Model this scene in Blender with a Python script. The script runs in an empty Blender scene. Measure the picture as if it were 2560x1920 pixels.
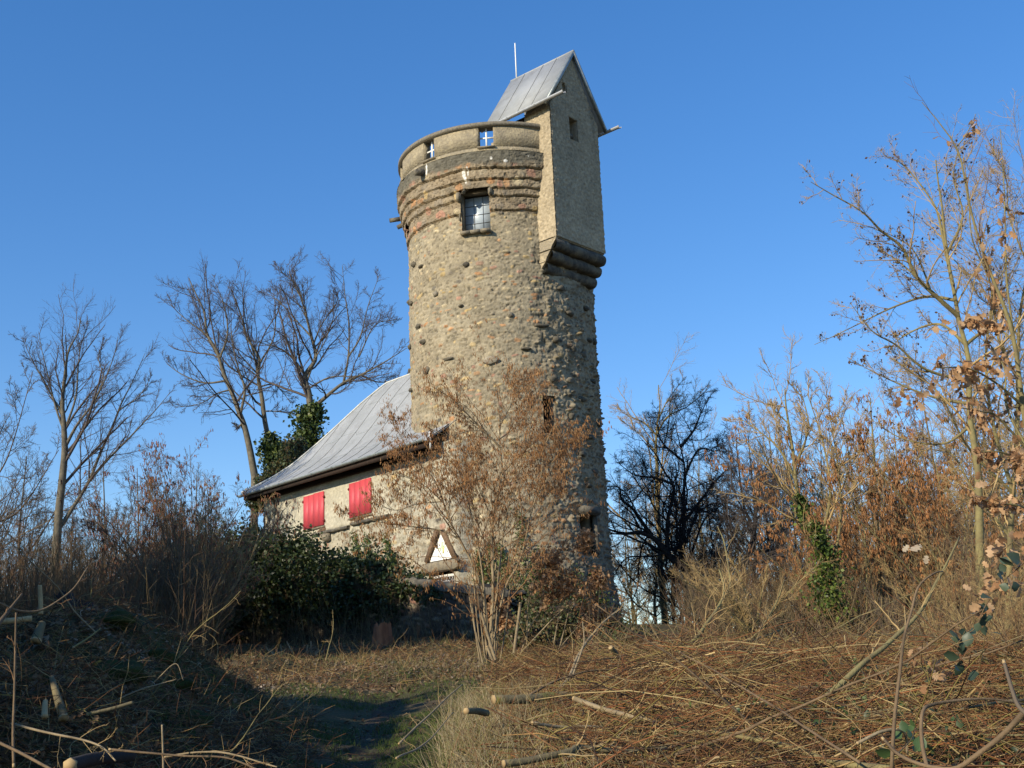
import bpy, bmesh, math
import numpy as np
from mathutils import Vector, Matrix

# ------------------------------------------------------------------ camera, sky, sun
SC = bpy.context.scene
COL = SC.collection
R = math.radians
EYE = np.array([0., 0., 1.6]); F = 3000.0; PITCH = R(14.4); ROLL = R(2.4)
FWD = np.array([0, math.cos(PITCH), math.sin(PITCH)])
_u0 = np.array([0, -math.sin(PITCH), math.cos(PITCH)]); _r0 = np.array([1., 0, 0])
CR = math.cos(ROLL)*_r0 - math.sin(ROLL)*_u0
CU = math.sin(ROLL)*_r0 + math.cos(ROLL)*_u0
cam = bpy.data.cameras.new('camera'); cam.sensor_width = 36; cam.lens = 36*F/2560
cam.clip_start = .05; cam.clip_end = 20000
camo = bpy.data.objects.new('camera', cam); COL.objects.link(camo)
mw = Matrix.Identity(4)
for i in range(3):
    mw[i][0], mw[i][1], mw[i][2], mw[i][3] = CR[i], CU[i], -FWD[i], EYE[i]
camo.matrix_world = mw
SC.camera = camo

SUN_AZ = 46.5      # degrees to the left of "behind the camera"
SUN_EL = 24.0
SD = np.array([-math.sin(R(SUN_AZ))*math.cos(R(SUN_EL)), -math.cos(R(SUN_AZ))*math.cos(R(SUN_EL)), math.sin(R(SUN_EL))])
w = bpy.data.worlds.new("World"); SC.world = w; w.use_nodes = True
nt = w.node_tree; bg = nt.nodes['Background']
sky = nt.nodes.new('ShaderNodeTexSky'); sky.sky_type = 'NISHITA'; sky.sun_disc = False
sky.sun_elevation = R(SUN_EL); sky.sun_rotation = math.atan2(SD[0], SD[1])
sky.air_density = 1.0; sky.dust_density = 0.0; sky.ozone_density = 3.0; sky.altitude = 200
hs = nt.nodes.new('ShaderNodeHueSaturation'); hs.inputs['Saturation'].default_value = 1.43; hs.inputs['Hue'].default_value = .511; hs.inputs['Value'].default_value = 1.19; gm = nt.nodes.new('ShaderNodeGamma'); gm.inputs[1].default_value = .78
nt.links.new(sky.outputs[0], gm.inputs[0]); nt.links.new(gm.outputs[0], hs.inputs['Color']); nt.links.new(hs.outputs[0], bg.inputs[0])
bg.inputs[1].default_value = 0.14
sl = bpy.data.lights.new('sun', 'SUN'); sl.energy = 4.0; sl.angle = R(.53); sl.color = (1, .88, .67)
so = bpy.data.objects.new('sun', sl); COL.objects.link(so)
so.rotation_euler = Vector(SD).to_track_quat('Z', 'Y').to_euler(); so.location = (-30, -30, 40)
vs = SC.view_settings; vs.view_transform = 'Standard'; vs.look = 'None'; vs.gamma = 1; vs.use_curve_mapping = False
vs.exposure = 0.64
SC.render.engine = 'CYCLES'; SC.cycles.max_bounces = 5; SC.cycles.diffuse_bounces = 3; SC.cycles.transparent_max_bounces = 6

# ------------------------------------------------------------------ helpers
def ray(x, y): return FWD + (x-1280)/F*CR - (y-960)/F*CU
def proj(P):
    P = np.asarray(P, float)-EYE; d = P@FWD; return 1280+F*(P@CR)/d, 960-F*(P@CU)/d
def atY(x, y, Y):
    d = ray(x, y); return EYE + d*(Y/d[1])
def lin(c): return tuple(((v/255)/12.92 if v <= 10 else (((v/255)+.055)/1.055)**2.4) for v in c)

class MB:
    """collects quads into one mesh"""
    def __init__(s): s.v = []; s.f = []; s.c = []; s.n = 0; s.mi = []
    def add(s, v, f, c=None):
        v = np.asarray(v, float).reshape(-1, 3); f = np.asarray(f, int).reshape(-1, 4)
        s.v.append(v); s.f.append(f+s.n); s.n += len(v)
        if c is None: c = (1, 1, 1)
        c = np.asarray(c, float)
        if c.ndim == 1: c = np.tile(c, (len(v), 1))
        s.c.append(c); return s
    def box(s, o, x, y, z, c=None):
        o, x, y, z = [np.asarray(a, float) for a in (o, x, y, z)]
        if np.dot(np.cross(x, y), z) < 0: x, y = y, x
        v = [o, o+x, o+x+y, o+y, o+z, o+x+z, o+x+y+z, o+y+z]
        return s.add(v, [(0, 3, 2, 1), (4, 5, 6, 7), (0, 1, 5, 4), (1, 2, 6, 5), (2, 3, 7, 6), (3, 0, 4, 7)], c)
    def cbox(s, ctr, x, y, z, c=None):   # centred, x/y/z are full edge vectors
        x, y, z = [np.asarray(a, float) for a in (x, y, z)]
        return s.box(np.asarray(ctr, float)-x/2-y/2-z/2, x, y, z, c)
    def build(s, name, mat, parent=None, smooth=False, base=None, vcol=False):
        v = np.concatenate(s.v); f = np.concatenate(s.f)
        if base is None: base = BASE.get(parent.name, (0, 0, 0)) if parent is not None else (0, 0, 0)
        v = v-np.asarray(base, float)
        me = bpy.data.meshes.new(name)
        me.vertices.add(len(v)); me.vertices.foreach_set('co', v.astype('f').ravel())
        me.loops.add(f.size); me.loops.foreach_set('vertex_index', f.astype('i').ravel())
        me.polygons.add(len(f)); me.polygons.foreach_set('loop_start', np.arange(0, f.size, 4, dtype='i'))
        me.polygons.foreach_set('loop_total', np.full(len(f), 4, 'i'))
        me.update(calc_edges=True)
        if vcol:
            a = me.color_attributes.new('Col', 'FLOAT_COLOR', 'POINT')
            c = np.concatenate(s.c); c4 = np.ones((len(c), 4), 'f'); c4[:, :3] = c
            a.data.foreach_set('color', c4.ravel())
        if smooth: me.polygons.foreach_set('use_smooth', np.ones(len(f), bool))
        me.validate(); me.materials.append(mat)
        o = bpy.data.objects.new(name, me); COL.objects.link(o)
        if parent is not None: o.parent = parent
        else: o.location = base
        return o
BASE = {}
def thing(name, label, cat, loc=(0, 0, 0), group=None):
    o = bpy.data.objects.new(name, None); COL.objects.link(o); o.location = loc
    o['label'] = label; o['category'] = cat
    if group: o['group'] = group
    BASE[o.name] = tuple(loc); return o
def sub(o, ref): BASE[o.name] = BASE[ref.name]; return o
def tag(o, label, cat, group=None):
    o['label'] = label; o['category'] = cat
    if group: o['group'] = group
    return o

def unit(a): return a/np.maximum(np.linalg.norm(a, axis=-1, keepdims=True), 1e-9)
def tubes(mb, P, Rd, k=4, c=None, cap=False):
    """P (N,m,3) polylines, Rd (N,m) radii"""
    P = np.asarray(P, float); Rd = np.asarray(Rd, float)
    if P.ndim == 2: P = P[None]; Rd = Rd[None]
    N, m, _ = P.shape
    T = np.empty_like(P); T[:, 1:-1] = P[:, 2:]-P[:, :-2]; T[:, 0] = P[:, 1]-P[:, 0]; T[:, -1] = P[:, -1]-P[:, -2]
    T = unit(T); m0 = unit(P[:, -1]-P[:, 0])
    ax = np.argmin(np.abs(m0), axis=1); ref = np.eye(3)[ax][:, None, :]
    A = unit(np.cross(T, np.broadcast_to(ref, T.shape))); B = np.cross(T, A)
    an = np.arange(k)*2*np.pi/k
    V = P[:, :, None, :] + Rd[:, :, None, None]*(A[:, :, None, :]*np.cos(an)[:, None]+B[:, :, None, :]*np.sin(an)[:, None])
    i = np.arange(m-1)[:, None]*k; j = np.arange(k)[None]; j2 = (j+1) % k
    q = np.stack([i+j, i+j2, i+k+j2, i+k+j], -1).reshape(-1, 4)
    f = (q[None]+(np.arange(N)*m*k)[:, None, None]).reshape(-1, 4)
    if cap and k == 4:
        e = np.array([[3, 2, 1, 0], [(m-1)*k, (m-1)*k+1, (m-1)*k+2, (m-1)*k+3]])
        f = np.concatenate([f, (e[None]+(np.arange(N)*m*k)[:, None, None]).reshape(-1, 4)])
    if cap and k == 6:
        e0 = (m-1)*k
        e = np.array([[3, 2, 1, 0], [5, 4, 3, 0], [e0, e0+1, e0+2, e0+3], [e0, e0+3, e0+4, e0+5]])
        f = np.concatenate([f, (e[None]+(np.arange(N)*m*k)[:, None, None]).reshape(-1, 4)])
    if c is not None:
        c = np.asarray(c, float)
        if c.ndim == 2: c = np.repeat(c, m*k, axis=0)
    mb.add(V.reshape(-1, 3), f, c)

def grow(S, D, L, Rr, m, wander, trop, rng, rend=.35, tropv=(0, 0, 1)):
    N = len(S); P = np.empty((N, m, 3)); P[:, 0] = S; d = unit(D); step = (L/(m-1))[:, None]
    tv = np.asarray(tropv, float)
    for i in range(1, m):
        d = unit(d+rng.normal(0, wander, (N, 3))+tv*trop)
        P[:, i] = P[:, i-1]+d*step
    t = np.linspace(0, 1, m)[None]
    return P, Rr[:, None]*(1-t*(1-rend))
def sprout(P, Rd, per, t0, t1, ang, spread, lr, rr, rng, lens=None, minr=.0):
    N, m, _ = P.shape
    if lens is None: lens = np.linalg.norm(np.diff(P, axis=1), axis=2).sum(1)
    idx = np.repeat(np.arange(N), per); n = len(idx)
    t = (np.tile(np.arange(per), N)+rng.random(n))/per*(t1-t0)+t0
    u = t*(m-1); i = np.minimum(u.astype(int), m-2); fr = (u-i)[:, None]
    S = P[idx, i]*(1-fr)+P[idx, i+1]*fr; T = unit(P[idx, i+1]-P[idx, i])
    r = Rd[idx, i]*(1-fr[:, 0])+Rd[idx, i+1]*fr[:, 0]
    Q = unit(np.cross(T, rng.normal(0, 1, (n, 3))))
    a = R(ang)+rng.normal(0, R(spread), n)
    D = T*np.cos(a)[:, None]+Q*np.sin(a)[:, None]
    Ln = lens[idx]*lr*(1-.6*t)*rng.uniform(.6, 1.25, n)
    return S, D, Ln, np.maximum(r*rr*rng.uniform(.7, 1, n), minr)
def spline(pts, m):
    """Catmull-Rom resample of control points"""
    p = np.asarray(pts, float)
    if len(p) == 2: return p[0]+(p[1]-p[0])*np.linspace(0, 1, m)[:, None]
    q = np.concatenate([[2*p[0]-p[1]], p, [2*p[-1]-p[-2]]]); n = len(p)-1
    out = []
    for u in np.linspace(0, n-1e-6, m):
        i = int(u); t = u-i; a, b, c, d = q[i:i+4]
        out.append(.5*((2*b)+(c-a)*t+(2*a-5*b+4*c-d)*t*t+(3*b-a-3*c+d)*t**3))
    return np.array(out)

# numpy value noise
def vnoise(P, sc, seed=0):
    P = np.asarray(P)*sc; i = np.floor(P).astype(np.int64); f = P-i; f = f*f*(3-2*f)
    def h(x, y, z):
        n = (x*374761393+y*668265263+z*2147483647+seed*1274126177) & 0xffffffff
        n = ((n ^ (n >> 13))*1274126177) & 0xffffffff
        n = (n ^ (n >> 16)) & 0xffff
        return n/65535.0
    r = 0
    for dx in (0, 1):
        for dy in (0, 1):
            for dz in (0, 1):
                wt = (f[..., 0] if dx else 1-f[..., 0])*(f[..., 1] if dy else 1-f[..., 1])*(f[..., 2] if dz else 1-f[..., 2])
                r = r+wt*h(i[..., 0]+dx, i[..., 1]+dy, i[..., 2]+dz)
    return r*2-1
def fbm(P, sc, o=3, seed=0):
    r = 0; a = 1
    for k in range(o): r = r+a*vnoise(P, sc*2**k, seed+k); a *= .5
    return r

# ------------------------------------------------------------------ materials
def mat(name, c1, c2=None, sc=3., rough=.9, bump=0., bsc=40., vcol=False, metal=0., spec=.3, c3=None, sc3=.6, det=6, trans=0., mix3=(.45, .62), bd=.02, stretch=None):
    m = bpy.data.materials.new(name); m.use_nodes = True; t = m.node_tree; L = t.links.new
    b = t.nodes['Principled BSDF']; b.inputs['Roughness'].default_value = rough; b.inputs['Metallic'].default_value = metal
    b.inputs['Specular IOR Level'].default_value = spec
    tc = t.nodes.new('ShaderNodeTexCoord'); vec = tc.outputs['Object']
    if stretch:
        mp = t.nodes.new('ShaderNodeMapping'); mp.inputs['Scale'].default_value = stretch; L(vec, mp.inputs[0]); vec = mp.outputs[0]
    def noise(s, d=det):
        n = t.nodes.new('ShaderNodeTexNoise'); n.inputs['Scale'].default_value = s; n.inputs['Detail'].default_value = d
        n.inputs['Roughness'].default_value = .62; L(vec, n.inputs['Vector']); return n
    def ramp(n, a, bb):
        r = t.nodes.new('ShaderNodeMapRange'); r.inputs['From Min'].default_value = a; r.inputs['From Max'].default_value = bb
        L(n.outputs['Fac'], r.inputs['Value']); return r.outputs[0]
    def mixc(fac, a, bb, typ='MIX'):
        x = t.nodes.new('ShaderNodeMix'); x.data_type = 'RGBA'; x.blend_type = typ
        if isinstance(fac, float): x.inputs[0].default_value = fac
        else: L(fac, x.inputs[0])
        for v, k in ((a, 6), (bb, 7)):
            if isinstance(v, tuple): x.inputs[k].default_value = (*v[:3], 1)
            else: L(v, x.inputs[k])
        return x.outputs[2]
    col = c1
    if c2 is not None: col = mixc(ramp(noise(sc), .36, .64), c1, c2)
    if c3 is not None: col = mixc(ramp(noise(sc3, 4), *mix3), col if not isinstance(col, tuple) else col, c3)
    if vcol:
        a = t.nodes.new('ShaderNodeVertexColor'); a.layer_name = 'Col'
        col = mixc(1.0, a.outputs[0], col, 'MULTIPLY')
    if isinstance(col, tuple): b.inputs['Base Color'].default_value = (*col[:3], 1)
    else: L(col, b.inputs['Base Color'])
    if bump:
        bn = t.nodes.new('ShaderNodeBump'); bn.inputs['Strength'].default_value = bump; bn.inputs['Distance'].default_value = bd
        L(noise(bsc, 5).outputs['Fac'], bn.inputs['Height']); L(bn.outputs[0], b.inputs['Normal'])
    if trans:
        tr = t.nodes.new('ShaderNodeBsdfTranslucent'); ms = t.nodes.new('ShaderNodeMixShader'); ms.inputs[0].default_value = trans
        if isinstance(col, tuple): tr.inputs[0].default_value = (*col[:3], 1)
        else: L(col, tr.inputs[0])
        L(b.outputs[0], ms.inputs[1]); L(tr.outputs[0], ms.inputs[2]); L(ms.outputs[0], t.nodes['Material Output'].inputs[0])
    return m
M = {}
M['masonry'] = mat('masonry', (1.08, 1.08, 1.08), (.80, .80, .80), 9, .95, .8, 28, vcol=True, bd=.02)
M['stucco'] = mat('rough_cast', (.60, .50, .34), (.26, .21, .14), 15, .97, 1.0, 11, c3=(.33, .28, .20), sc3=.9, bd=.10)  # strong light/dark mottling stands in for shading of the relief
M['parapet'] = mat('parapet_render', (.42, .355, .235), (.25, .21, .145), 11, .95, 1.0, 14, c3=(.22, .19, .14), sc3=2.6, mix3=(.42, .7), bd=.05)
M['coping'] = mat('coping', (.24, .21, .16), (.12, .11, .09), 16, .95, .6, 30, vcol=False)
M['darkstone'] = mat('dark_stone', (.12, .11, .09), (.055, .052, .05), 7, .95, .8, 16, c3=(.17, .15, .11), sc3=3, bd=.03)
M['sill'] = mat('sill_stone', (.26, .22, .15), (.15, .13, .10), 7, .95, .6, 20)
M['roof'] = mat('roof_felt', (.33, .345, .36), (.265, .28, .29), 1.0, .66, .25, 60, c3=(.235, .24, .245), sc3=2.6, mix3=(.5, .75), spec=.35, bd=.01)
M['seam'] = mat('roof_seam', (.19, .195, .2), None, rough=.7)
M['verge'] = mat('verge_strip', (.62, .62, .58), (.45, .45, .42), 8, .6)
M['zinc'] = mat('zinc', (.34, .37, .37), (.22, .25, .25), 6, .45, 0, metal=.35, spec=.5)
M['zinc_bright'] = mat('zinc_bright', (.50, .51, .52), (.38, .39, .40), 6, .4, 0, metal=.3, spec=.5)
M['soffit'] = mat('dark_wood', (.028, .018, .014), (.045, .028, .02), 9, .85)
M['red'] = mat('red_paint', (.58, .075, .095), (.53, .068, .085), 3, .55, .15, 50, spec=.4, c3=(.50, .065, .08), sc3=1.1)
M['reddark'] = mat('dark_red_paint', (.16, .014, .018), None, rough=.7)
M['iron'] = mat('iron', (.05, .05, .055), None, rough=.6)
M['white'] = mat('white_paint', (.80, .80, .77), (.70, .70, .67), 20, .5)
M['sign'] = mat('sign_board', (.86, .86, .82), (.82, .82, .78), 6, .5)
M['signgreen'] = mat('sign_green', (.52, .66, .40), None, rough=.6)
M['signyellow'] = mat('sign_yellow', (.60, .56, .18), None, rough=.6)
M['signgrey'] = mat('sign_grey', (.66, .65, .64), None, rough=.6)
M['black'] = mat('dark_inside', (.012, .012, .014), None, rough=.9)
M['glass'] = mat('window_glass', (.50, .57, .64), (.38, .45, .52), 5, .35, .05, 8, spec=.5)  # sky reflection painted into the pale-blue base colour
M['lead'] = mat('lead', (.07, .07, .075), None, rough=.6)
M['timber'] = mat('weathered_timber', (.20, .13, .075), (.11, .07, .045), 14, .85, .5, 30)
def bark(n, a, b, s=6.): return mat(n, a, b, s, .92, .5, 30)
M['bark_grey'] = bark('bark_grey', (.165, .145, .105), (.09, .08, .062))
M['bark_brown'] = bark('bark_brown', (.19, .13, .075), (.10, .07, .042))
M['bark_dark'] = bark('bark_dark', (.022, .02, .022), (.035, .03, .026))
M['bark_green'] = bark('bark_green', (.235, .20, .085), (.15, .12, .06))
M['bark_pale'] = bark('bark_pale', (.30, .235, .145), (.18, .14, .085))
M['twig'] = mat('twig', (.165, .125, .085), (.11, .085, .06), 2, .9)
M['twig_red'] = mat('twig_red', (.24, .135, .065), (.16, .09, .045), 2, .9)
M['twig_grey'] = mat('twig_grey', (.105, .085, .075), (.075, .06, .055), 2, .9)
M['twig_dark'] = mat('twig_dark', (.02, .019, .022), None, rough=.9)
M['twig_pale'] = mat('twig_pale', (.42, .30, .14), (.29, .20, .09), 2, .9)
M['catkin'] = mat('catkin', (1, 1, 1), (.7, .7, .7), 5, .9, vcol=True, trans=.2)
M['leaf'] = mat('leaf', (1, 1, 1), (.75, .75, .75), 8, .45, vcol=True, trans=.25, spec=.4)
M['deadleaf'] = mat('dead_leaf', (1, 1, 1), (.75, .7, .65), 20, .8, vcol=True, trans=.45)
M['brush'] = mat('brush', (1, 1, 1), (.7, .7, .7), 6, .9, vcol=True)
M['cutwood'] = mat('cut_wood', (.42, .31, .16), (.32, .22, .11), 12, .8)
M['log'] = bark('log_bark', (.17, .14, .075), (.09, .07, .045))
M['mossy'] = mat('mossy_bark', (.17, .14, .08), (.12, .10, .055), 6, .95, .6, 25, c3=(.13, .135, .02), sc3=2.0)
M['redwood'] = mat('rotten_wood', (.38, .16, .075), (.20, .08, .04), 6, .9, .8, 14, stretch=(1, 1, .25))
M['moss'] = mat('moss', (.055, .062, .010), (.03, .036, .006), 10, .98, 1.0, 60, bd=.03)
M['soil'] = mat('soil', (.060, .042, .024), (.028, .019, .011), 9, .97, 1.0, 24, c3=(.045, .05, .018), sc3=3.5, mix3=(.5, .62))

# ground: litter / dark soil / grass green mixed by noise
def ground_mat(name, grass):
    m = mat(name, (.11, .078, .042), (.05, .034, .018), 5, .97, .9, 18, c3=(.06, .055, .022) if not grass else (.038, .05, .014), sc3=.45, mix3=(.4, .55) if not grass else (.28, .48), bd=.03)
    return m
M['ground'] = ground_mat('forest_floor', False)

# ------------------------------------------------------------------ layout frames
TC = np.array([-.25, 40., 0.])                                     # tower axis
_t = R(41.6); HT = np.array([-math.sin(_t), math.cos(_t), 0]); HN = np.array([-math.cos(_t), -math.sin(_t), 0])   # house: along wall (away-left), out of wall
_p = R(48.); BN = np.array([math.sin(_p), -math.cos(_p), 0]); BT = np.array([math.cos(_p), math.sin(_p), 0])      # turret box: out of gable, along gable
Z = np.array([0, 0, 1.])
def cyl(adeg, z, r):      # adeg to the right of camera-facing
    a = np.radians(adeg); a, z, r = np.broadcast_arrays(a, z, r)
    return np.stack([TC[0]+r*np.sin(a), TC[1]-r*np.cos(a), z], -1)

# ------------------------------------------------------------------ terrain
WALLP = np.array([[-.5, 30.5], [-3.0, 31.6], [-7.6, 34.6], [-12, 38]])
def sstep(a, b, x):
    t = np.clip((x-a)/(b-a), 0, 1); return t*t*(3-2*t)
def hgt(x, y, fine=True):
    x = np.asarray(x, float); y = np.asarray(y, float)
    h = np.interp(y, [-60, -20, 0, 5, 10, 15, 20, 25, 31, 36, 55, 80, 130, 400, 4000], [-1, -.5, 0, .42, .95, 1.42, 1.85, 2.32, 2.95, 3.3, 2.9, 0, -8, -22, -60])
    # terrace on which house and tower stand
    wx = np.interp(-x, -WALLP[:, 0], WALLP[:, 1])
    inside = sstep(.15, .5, y-wx)*sstep(.2, -.6, x+.2)
    h = h+inside*np.clip(3.75-h, 0, 2)*sstep(16, 11, -x)*sstep(52, 46, y)
    rr = np.hypot(x-TC[0], y-TC[1]); k = sstep(7.5, 4.2, rr); h = h*(1-k)+np.maximum(h, 3.55)*k
    # lower to the right behind the brush and further left
    h = h-sstep(5, 14, x)*sstep(18, 34, y)*1.5 - sstep(-13, -26, x)*sstep(25, 50, y)*2.0
    # mound on the left
    h = h+1.2*np.exp(-(((x+4.7)/1.5)**2+((y-11.6)/2.0)**2)) + .5*np.exp(-(((x+3.9)/1.1)**2+((y-13.6)/2.0)**2)) + .45*np.exp(-(((x+3.3)/.8)**2+((y-8.4)/1.7)**2))
    h = h+1.0*np.exp(-(((x+5.2)/2.0)**2+((y-8.2)/1.6)**2))
    h = h+.28*np.exp(-(((x+5.4)/.9)**2+((y-24)/.8)**2))
    # brush bank on the right
    h = h-.10*sstep(1, 4, x)*sstep(10, 16, y)
    # path hollow
    px = np.interp(y, [0, 9, 15, 20, 24], [-.75, -1.35, -2.0, -2.0, .2])
    h = h-.12*np.exp(-((x-px)/.6)**2)*sstep(24, 20, y)
    if fine:
        P = np.stack([x, y, x*0], -1); near = sstep(90, 30, y)
        h = h+near*(.07*fbm(P, .7, 3, 5)+.025*vnoise(P, 5., 9))
        mm = np.exp(-(((x+4.2)/2.2)**2+((y-11)/3.2)**2)); h = h+mm*(.20*vnoise(P, 1.5, 21)+.14*np.abs(vnoise(P, 3.6, 22))+.07*vnoise(P, 9, 23))
    return h
def hit(x, y, off=0.):
    """where the ray through a photo pixel meets the terrain"""
    d = ray(x, y); d = d/d[1]; Y = np.arange(3, 90, .05); P = EYE+d*Y[:, None]
    b = P[:, 2] < hgt(P[:, 0], P[:, 1])+off
    i = np.argmax(b) if b.any() else len(Y)-1
    return P[i]
def grid_mesh(X, Y, Zz, mb, c=None):
    ny, nx = X.shape; i = np.arange(ny-1)[:, None]*nx+np.arange(nx-1)[None]
    mb.add(np.stack([X, Y, Zz], -1), np.stack([i, i+1, i+nx+1, i+nx], -1), c)
xs = np.concatenate([-np.geomspace(3000, 20, 22), np.arange(-19, 19.01, .14), np.geomspace(20, 3000, 22)])
ys = np.concatenate([-np.geomspace(300, 6, 8), np.arange(-5, 4, .5), np.arange(4, 40, .11), np.arange(40, 90, 1.2), np.geomspace(90, 4000, 26)])
X, Y = np.meshgrid(xs, ys); mb = MB(); grid_mesh(X, Y, hgt(X, Y), mb)
g = mb.build('ground', M['ground'], smooth=True); g['kind'] = 'structure'
# trodden path: bare soil sheet, following the terrain
pc = spline([(-.7, 3.5), (-1.05, 7), (-1.35, 10), (-1.75, 14), (-1.9, 17.5)], 130); uu = np.linspace(-1, 1, 15)
wd = .26+.06*vnoise(np.stack([pc[:, 1]*0, pc[:, 1], pc[:, 1]], -1), 1.3, 4); wd *= np.linspace(1.1, .5, 130)
X = pc[:, 0][:, None]+uu[None]*wd[:, None]; Y = np.repeat(pc[:, 1][:, None], 15, 1)
mb = MB(); grid_mesh(X, Y, hgt(X, Y)+.012-.03*np.abs(uu[None])**4, mb)
o = mb.build('path', M['soil'], smooth=True); o['kind'] = 'structure'

# ------------------------------------------------------------------ masonry builder
PAL = np.array([(.36, .29, .19), (.47, .39, .25), (.46, .25, .12), (.49, .36, .17), (.37, .20, .14), (.23, .195, .15), (.10, .092, .08), (.30, .25, .175)])
def masonry(U, V, P3, rng, rows, dens, size=1., pal_w=(3, 3, 2.2, 2.2, 1.2, 1.6, .6, 2), mortar=(.315, .268, .185), hmul=1., wrap=None, dark=None, bumpfn=None):
    """U,V: grid params in metres (regular); returns displacement and colour arrays"""
    du = U[0, 1]-U[0, 0]; dv = V[1, 0]-V[0, 0]; nv, nu = U.shape
    Q3 = P3*np.array([.45, .45, 1.3]); rid = 1-np.abs(fbm(Q3, 4.5, 3, 3)); disp = .030*(rid-.6)+.012*vnoise(P3, 20, 8)
    col = np.array(mortar)[None, None]*(1+.16*fbm(P3, 2.2, 3, 11)+.12*vnoise(P3, 14, 12)-.22*sstep(.55, .2, rid))[..., None]  # hollows between ridges painted darker, as crevice shade
    col = col*(1+np.array([.02, 0, -.03])*fbm(P3, 1.1, 2, 31)[..., None])
    pit = sstep(.38, .62, vnoise(P3*[1, 1, 1.6], 15, 91)+.3*vnoise(P3, 5, 92)); disp = disp-.018*pit; col = col*(1-.42*pit)[..., None]  # pits sunk and also darkened, crevice shade put into the colour
    pw = np.array(pal_w, float); pw /= pw.sum()
    u0, u1, v0, v1 = U[0, 0], U[0, -1], V[0, 0], V[-1, 0]
    v = v0
    while v < v1:
        rh = rows*rng.uniform(.7, 1.3)*size; u = u0+rng.uniform(0, .3)
        while u < u1:
            wd = rng.uniform(.10, .34)*size*(1.3 if rng.random() < .1 else 1); cu = u+wd/2; u += wd+rng.uniform(.02, .05)
            cv = v+rh/2+rng.normal(0, rh*.18)
            a0 = wd/2*rng.uniform(.75, 1.02); b0 = rh/2*rng.uniform(.5, .98)
            if rng.random() > (dens(cu, cv) if callable(dens) else dens): continue
            if rng.random() < .35: a0 *= .6; b0 *= .7
            i0 = max(0, int((cv-b0*1.5-v0)/dv)); i1 = min(nv, int((cv+b0*1.5-v0)/dv)+2)
            j0 = max(0, int((cu-a0*1.5-u0)/du)); j1 = min(nu, int((cu+a0*1.5-u0)/du)+2)
            if i1 <= i0 or j1 <= j0: continue
            sl_ = (slice(i0, i1), slice(j0, j1)); p3 = P3[sl_]
            th = rng.normal(0, .16); x = U[sl_]-cu; y = V[sl_]-cv
            x, y = x*math.cos(th)+y*math.sin(th), -x*math.sin(th)+y*math.cos(th)
            pw_ = rng.uniform(1.8, 3.4)
            d = (np.abs(x/a0)**pw_+np.abs(y/b0)**pw_)**(1/pw_)+.34*vnoise(p3, 9, int(rng.integers(99)))
            mk = sstep(1.08, .86, d)
            hb = rng.uniform(.004, .026)*hmul*(bumpfn(cu, cv) if bumpfn else 1)
            disp[sl_] += hb*sstep(1.05, .55, d)+mk*.006*vnoise(p3, 30, 77)
            c = PAL[rng.choice(len(PAL), p=pw)]*rng.uniform(.75, 1.2)
            if dark is not None:
                kk = dark(cu, cv); c = c*(1-kk)+np.array([.085, .075, .065])*kk
            c = c[None, None]*(1+.22*vnoise(p3, 16, 55))[..., None]
            edge = sstep(.75, .95, d)*sstep(1.1, .98, d)*.14*(y < 0)  # lower rim of each stone darkened: painted underside shade
            mk2 = mk*rng.uniform(.6, 1)*sstep(-1, -.5, vnoise(p3, 7, 88))
            col[sl_] = (col[sl_]*(1-mk2[..., None])+c*mk2[..., None])*(1-edge[..., None])
        v += rh+rng.uniform(.01, .04)
    return disp, np.clip(col, .01, 1)
def grid_faces(nv, nu, keep=None, wrap=False):
    i = np.arange(nv-1)[:, None]*nu; j = np.arange(nu-1)[None]
    f = np.stack([i+j, i+j+1, i+nu+j+1, i+nu+j], -1)
    if keep is not None: f = f[keep[:-1, :-1] & keep[1:, 1:] & keep[:-1, 1:] & keep[1:, :-1]]
    return f.reshape(-1, 4)

# ------------------------------------------------------------------ TOWER
rng = np.random.default_rng(4)
tower = thing('stone_tower', 'tall round rubble-stone tower with a gabled turret and leaded window near its top', 'tower', (TC[0], TC[1], 3.4))
def rad(z): return np.interp(z, [3.0, 3.8, 5, 7, 10, 18.2], [3.62, 3.5, 3.33, 3.25, 3.22, 3.2])
OPEN = [(-21.3, -4.5, 16.28, 17.72), (22.0, 30.2, 9.5, 10.68), (-43.0, -38.6, 9.2, 9.72), (43.2, 54.6, 5.68, 7.0), (-77, -71.5, 17.12, 17.56)]
def cyl_masonry(z0, z1, st, name, r_fn, material=M['masonry'], extra=None, **kw):
    nu = int(2*np.pi*3.25/st)+1; nv = int((z1-z0)/st)+1
    A = np.linspace(-180, 180, nu); zz = np.linspace(z0, z1, nv)
    A2, Z2 = np.meshgrid(A, zz); r0 = r_fn(Z2, A2); P3 = cyl(A2, Z2, r0)
    U = np.radians(A2)*3.25
    disp, col = masonry(U, Z2, P3, rng, **kw)
    if extra is not None: disp, col = extra(A2, Z2, P3, disp, col)
    disp[:, -1] = disp[:, 0]; col[:, -1] = col[:, 0]
    P = cyl(A2, Z2, r0+disp)
    keep = np.ones(A2.shape, bool)
    for a0, a1, b0, b1 in OPEN+[(-50.5, -27.5, 0, 5.32)]: keep &= ~((A2 > a0) & (A2 < a1) & (Z2 > b0) & (Z2 < b1))
    m_ = MB(); m_.add(P, grid_faces(nv, nu, keep), col.reshape(-1, 3))
    return m_.build(name, material, tower, smooth=True, vcol=True)
def dens_shaft(u, z):
    a = math.degrees(u/3.25)
    return np.interp(z, [3, 9, 12, 16, 18], [.8, .7, .52, .52, .8])+(.12 if 25 < a < 95 else 0)
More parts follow.
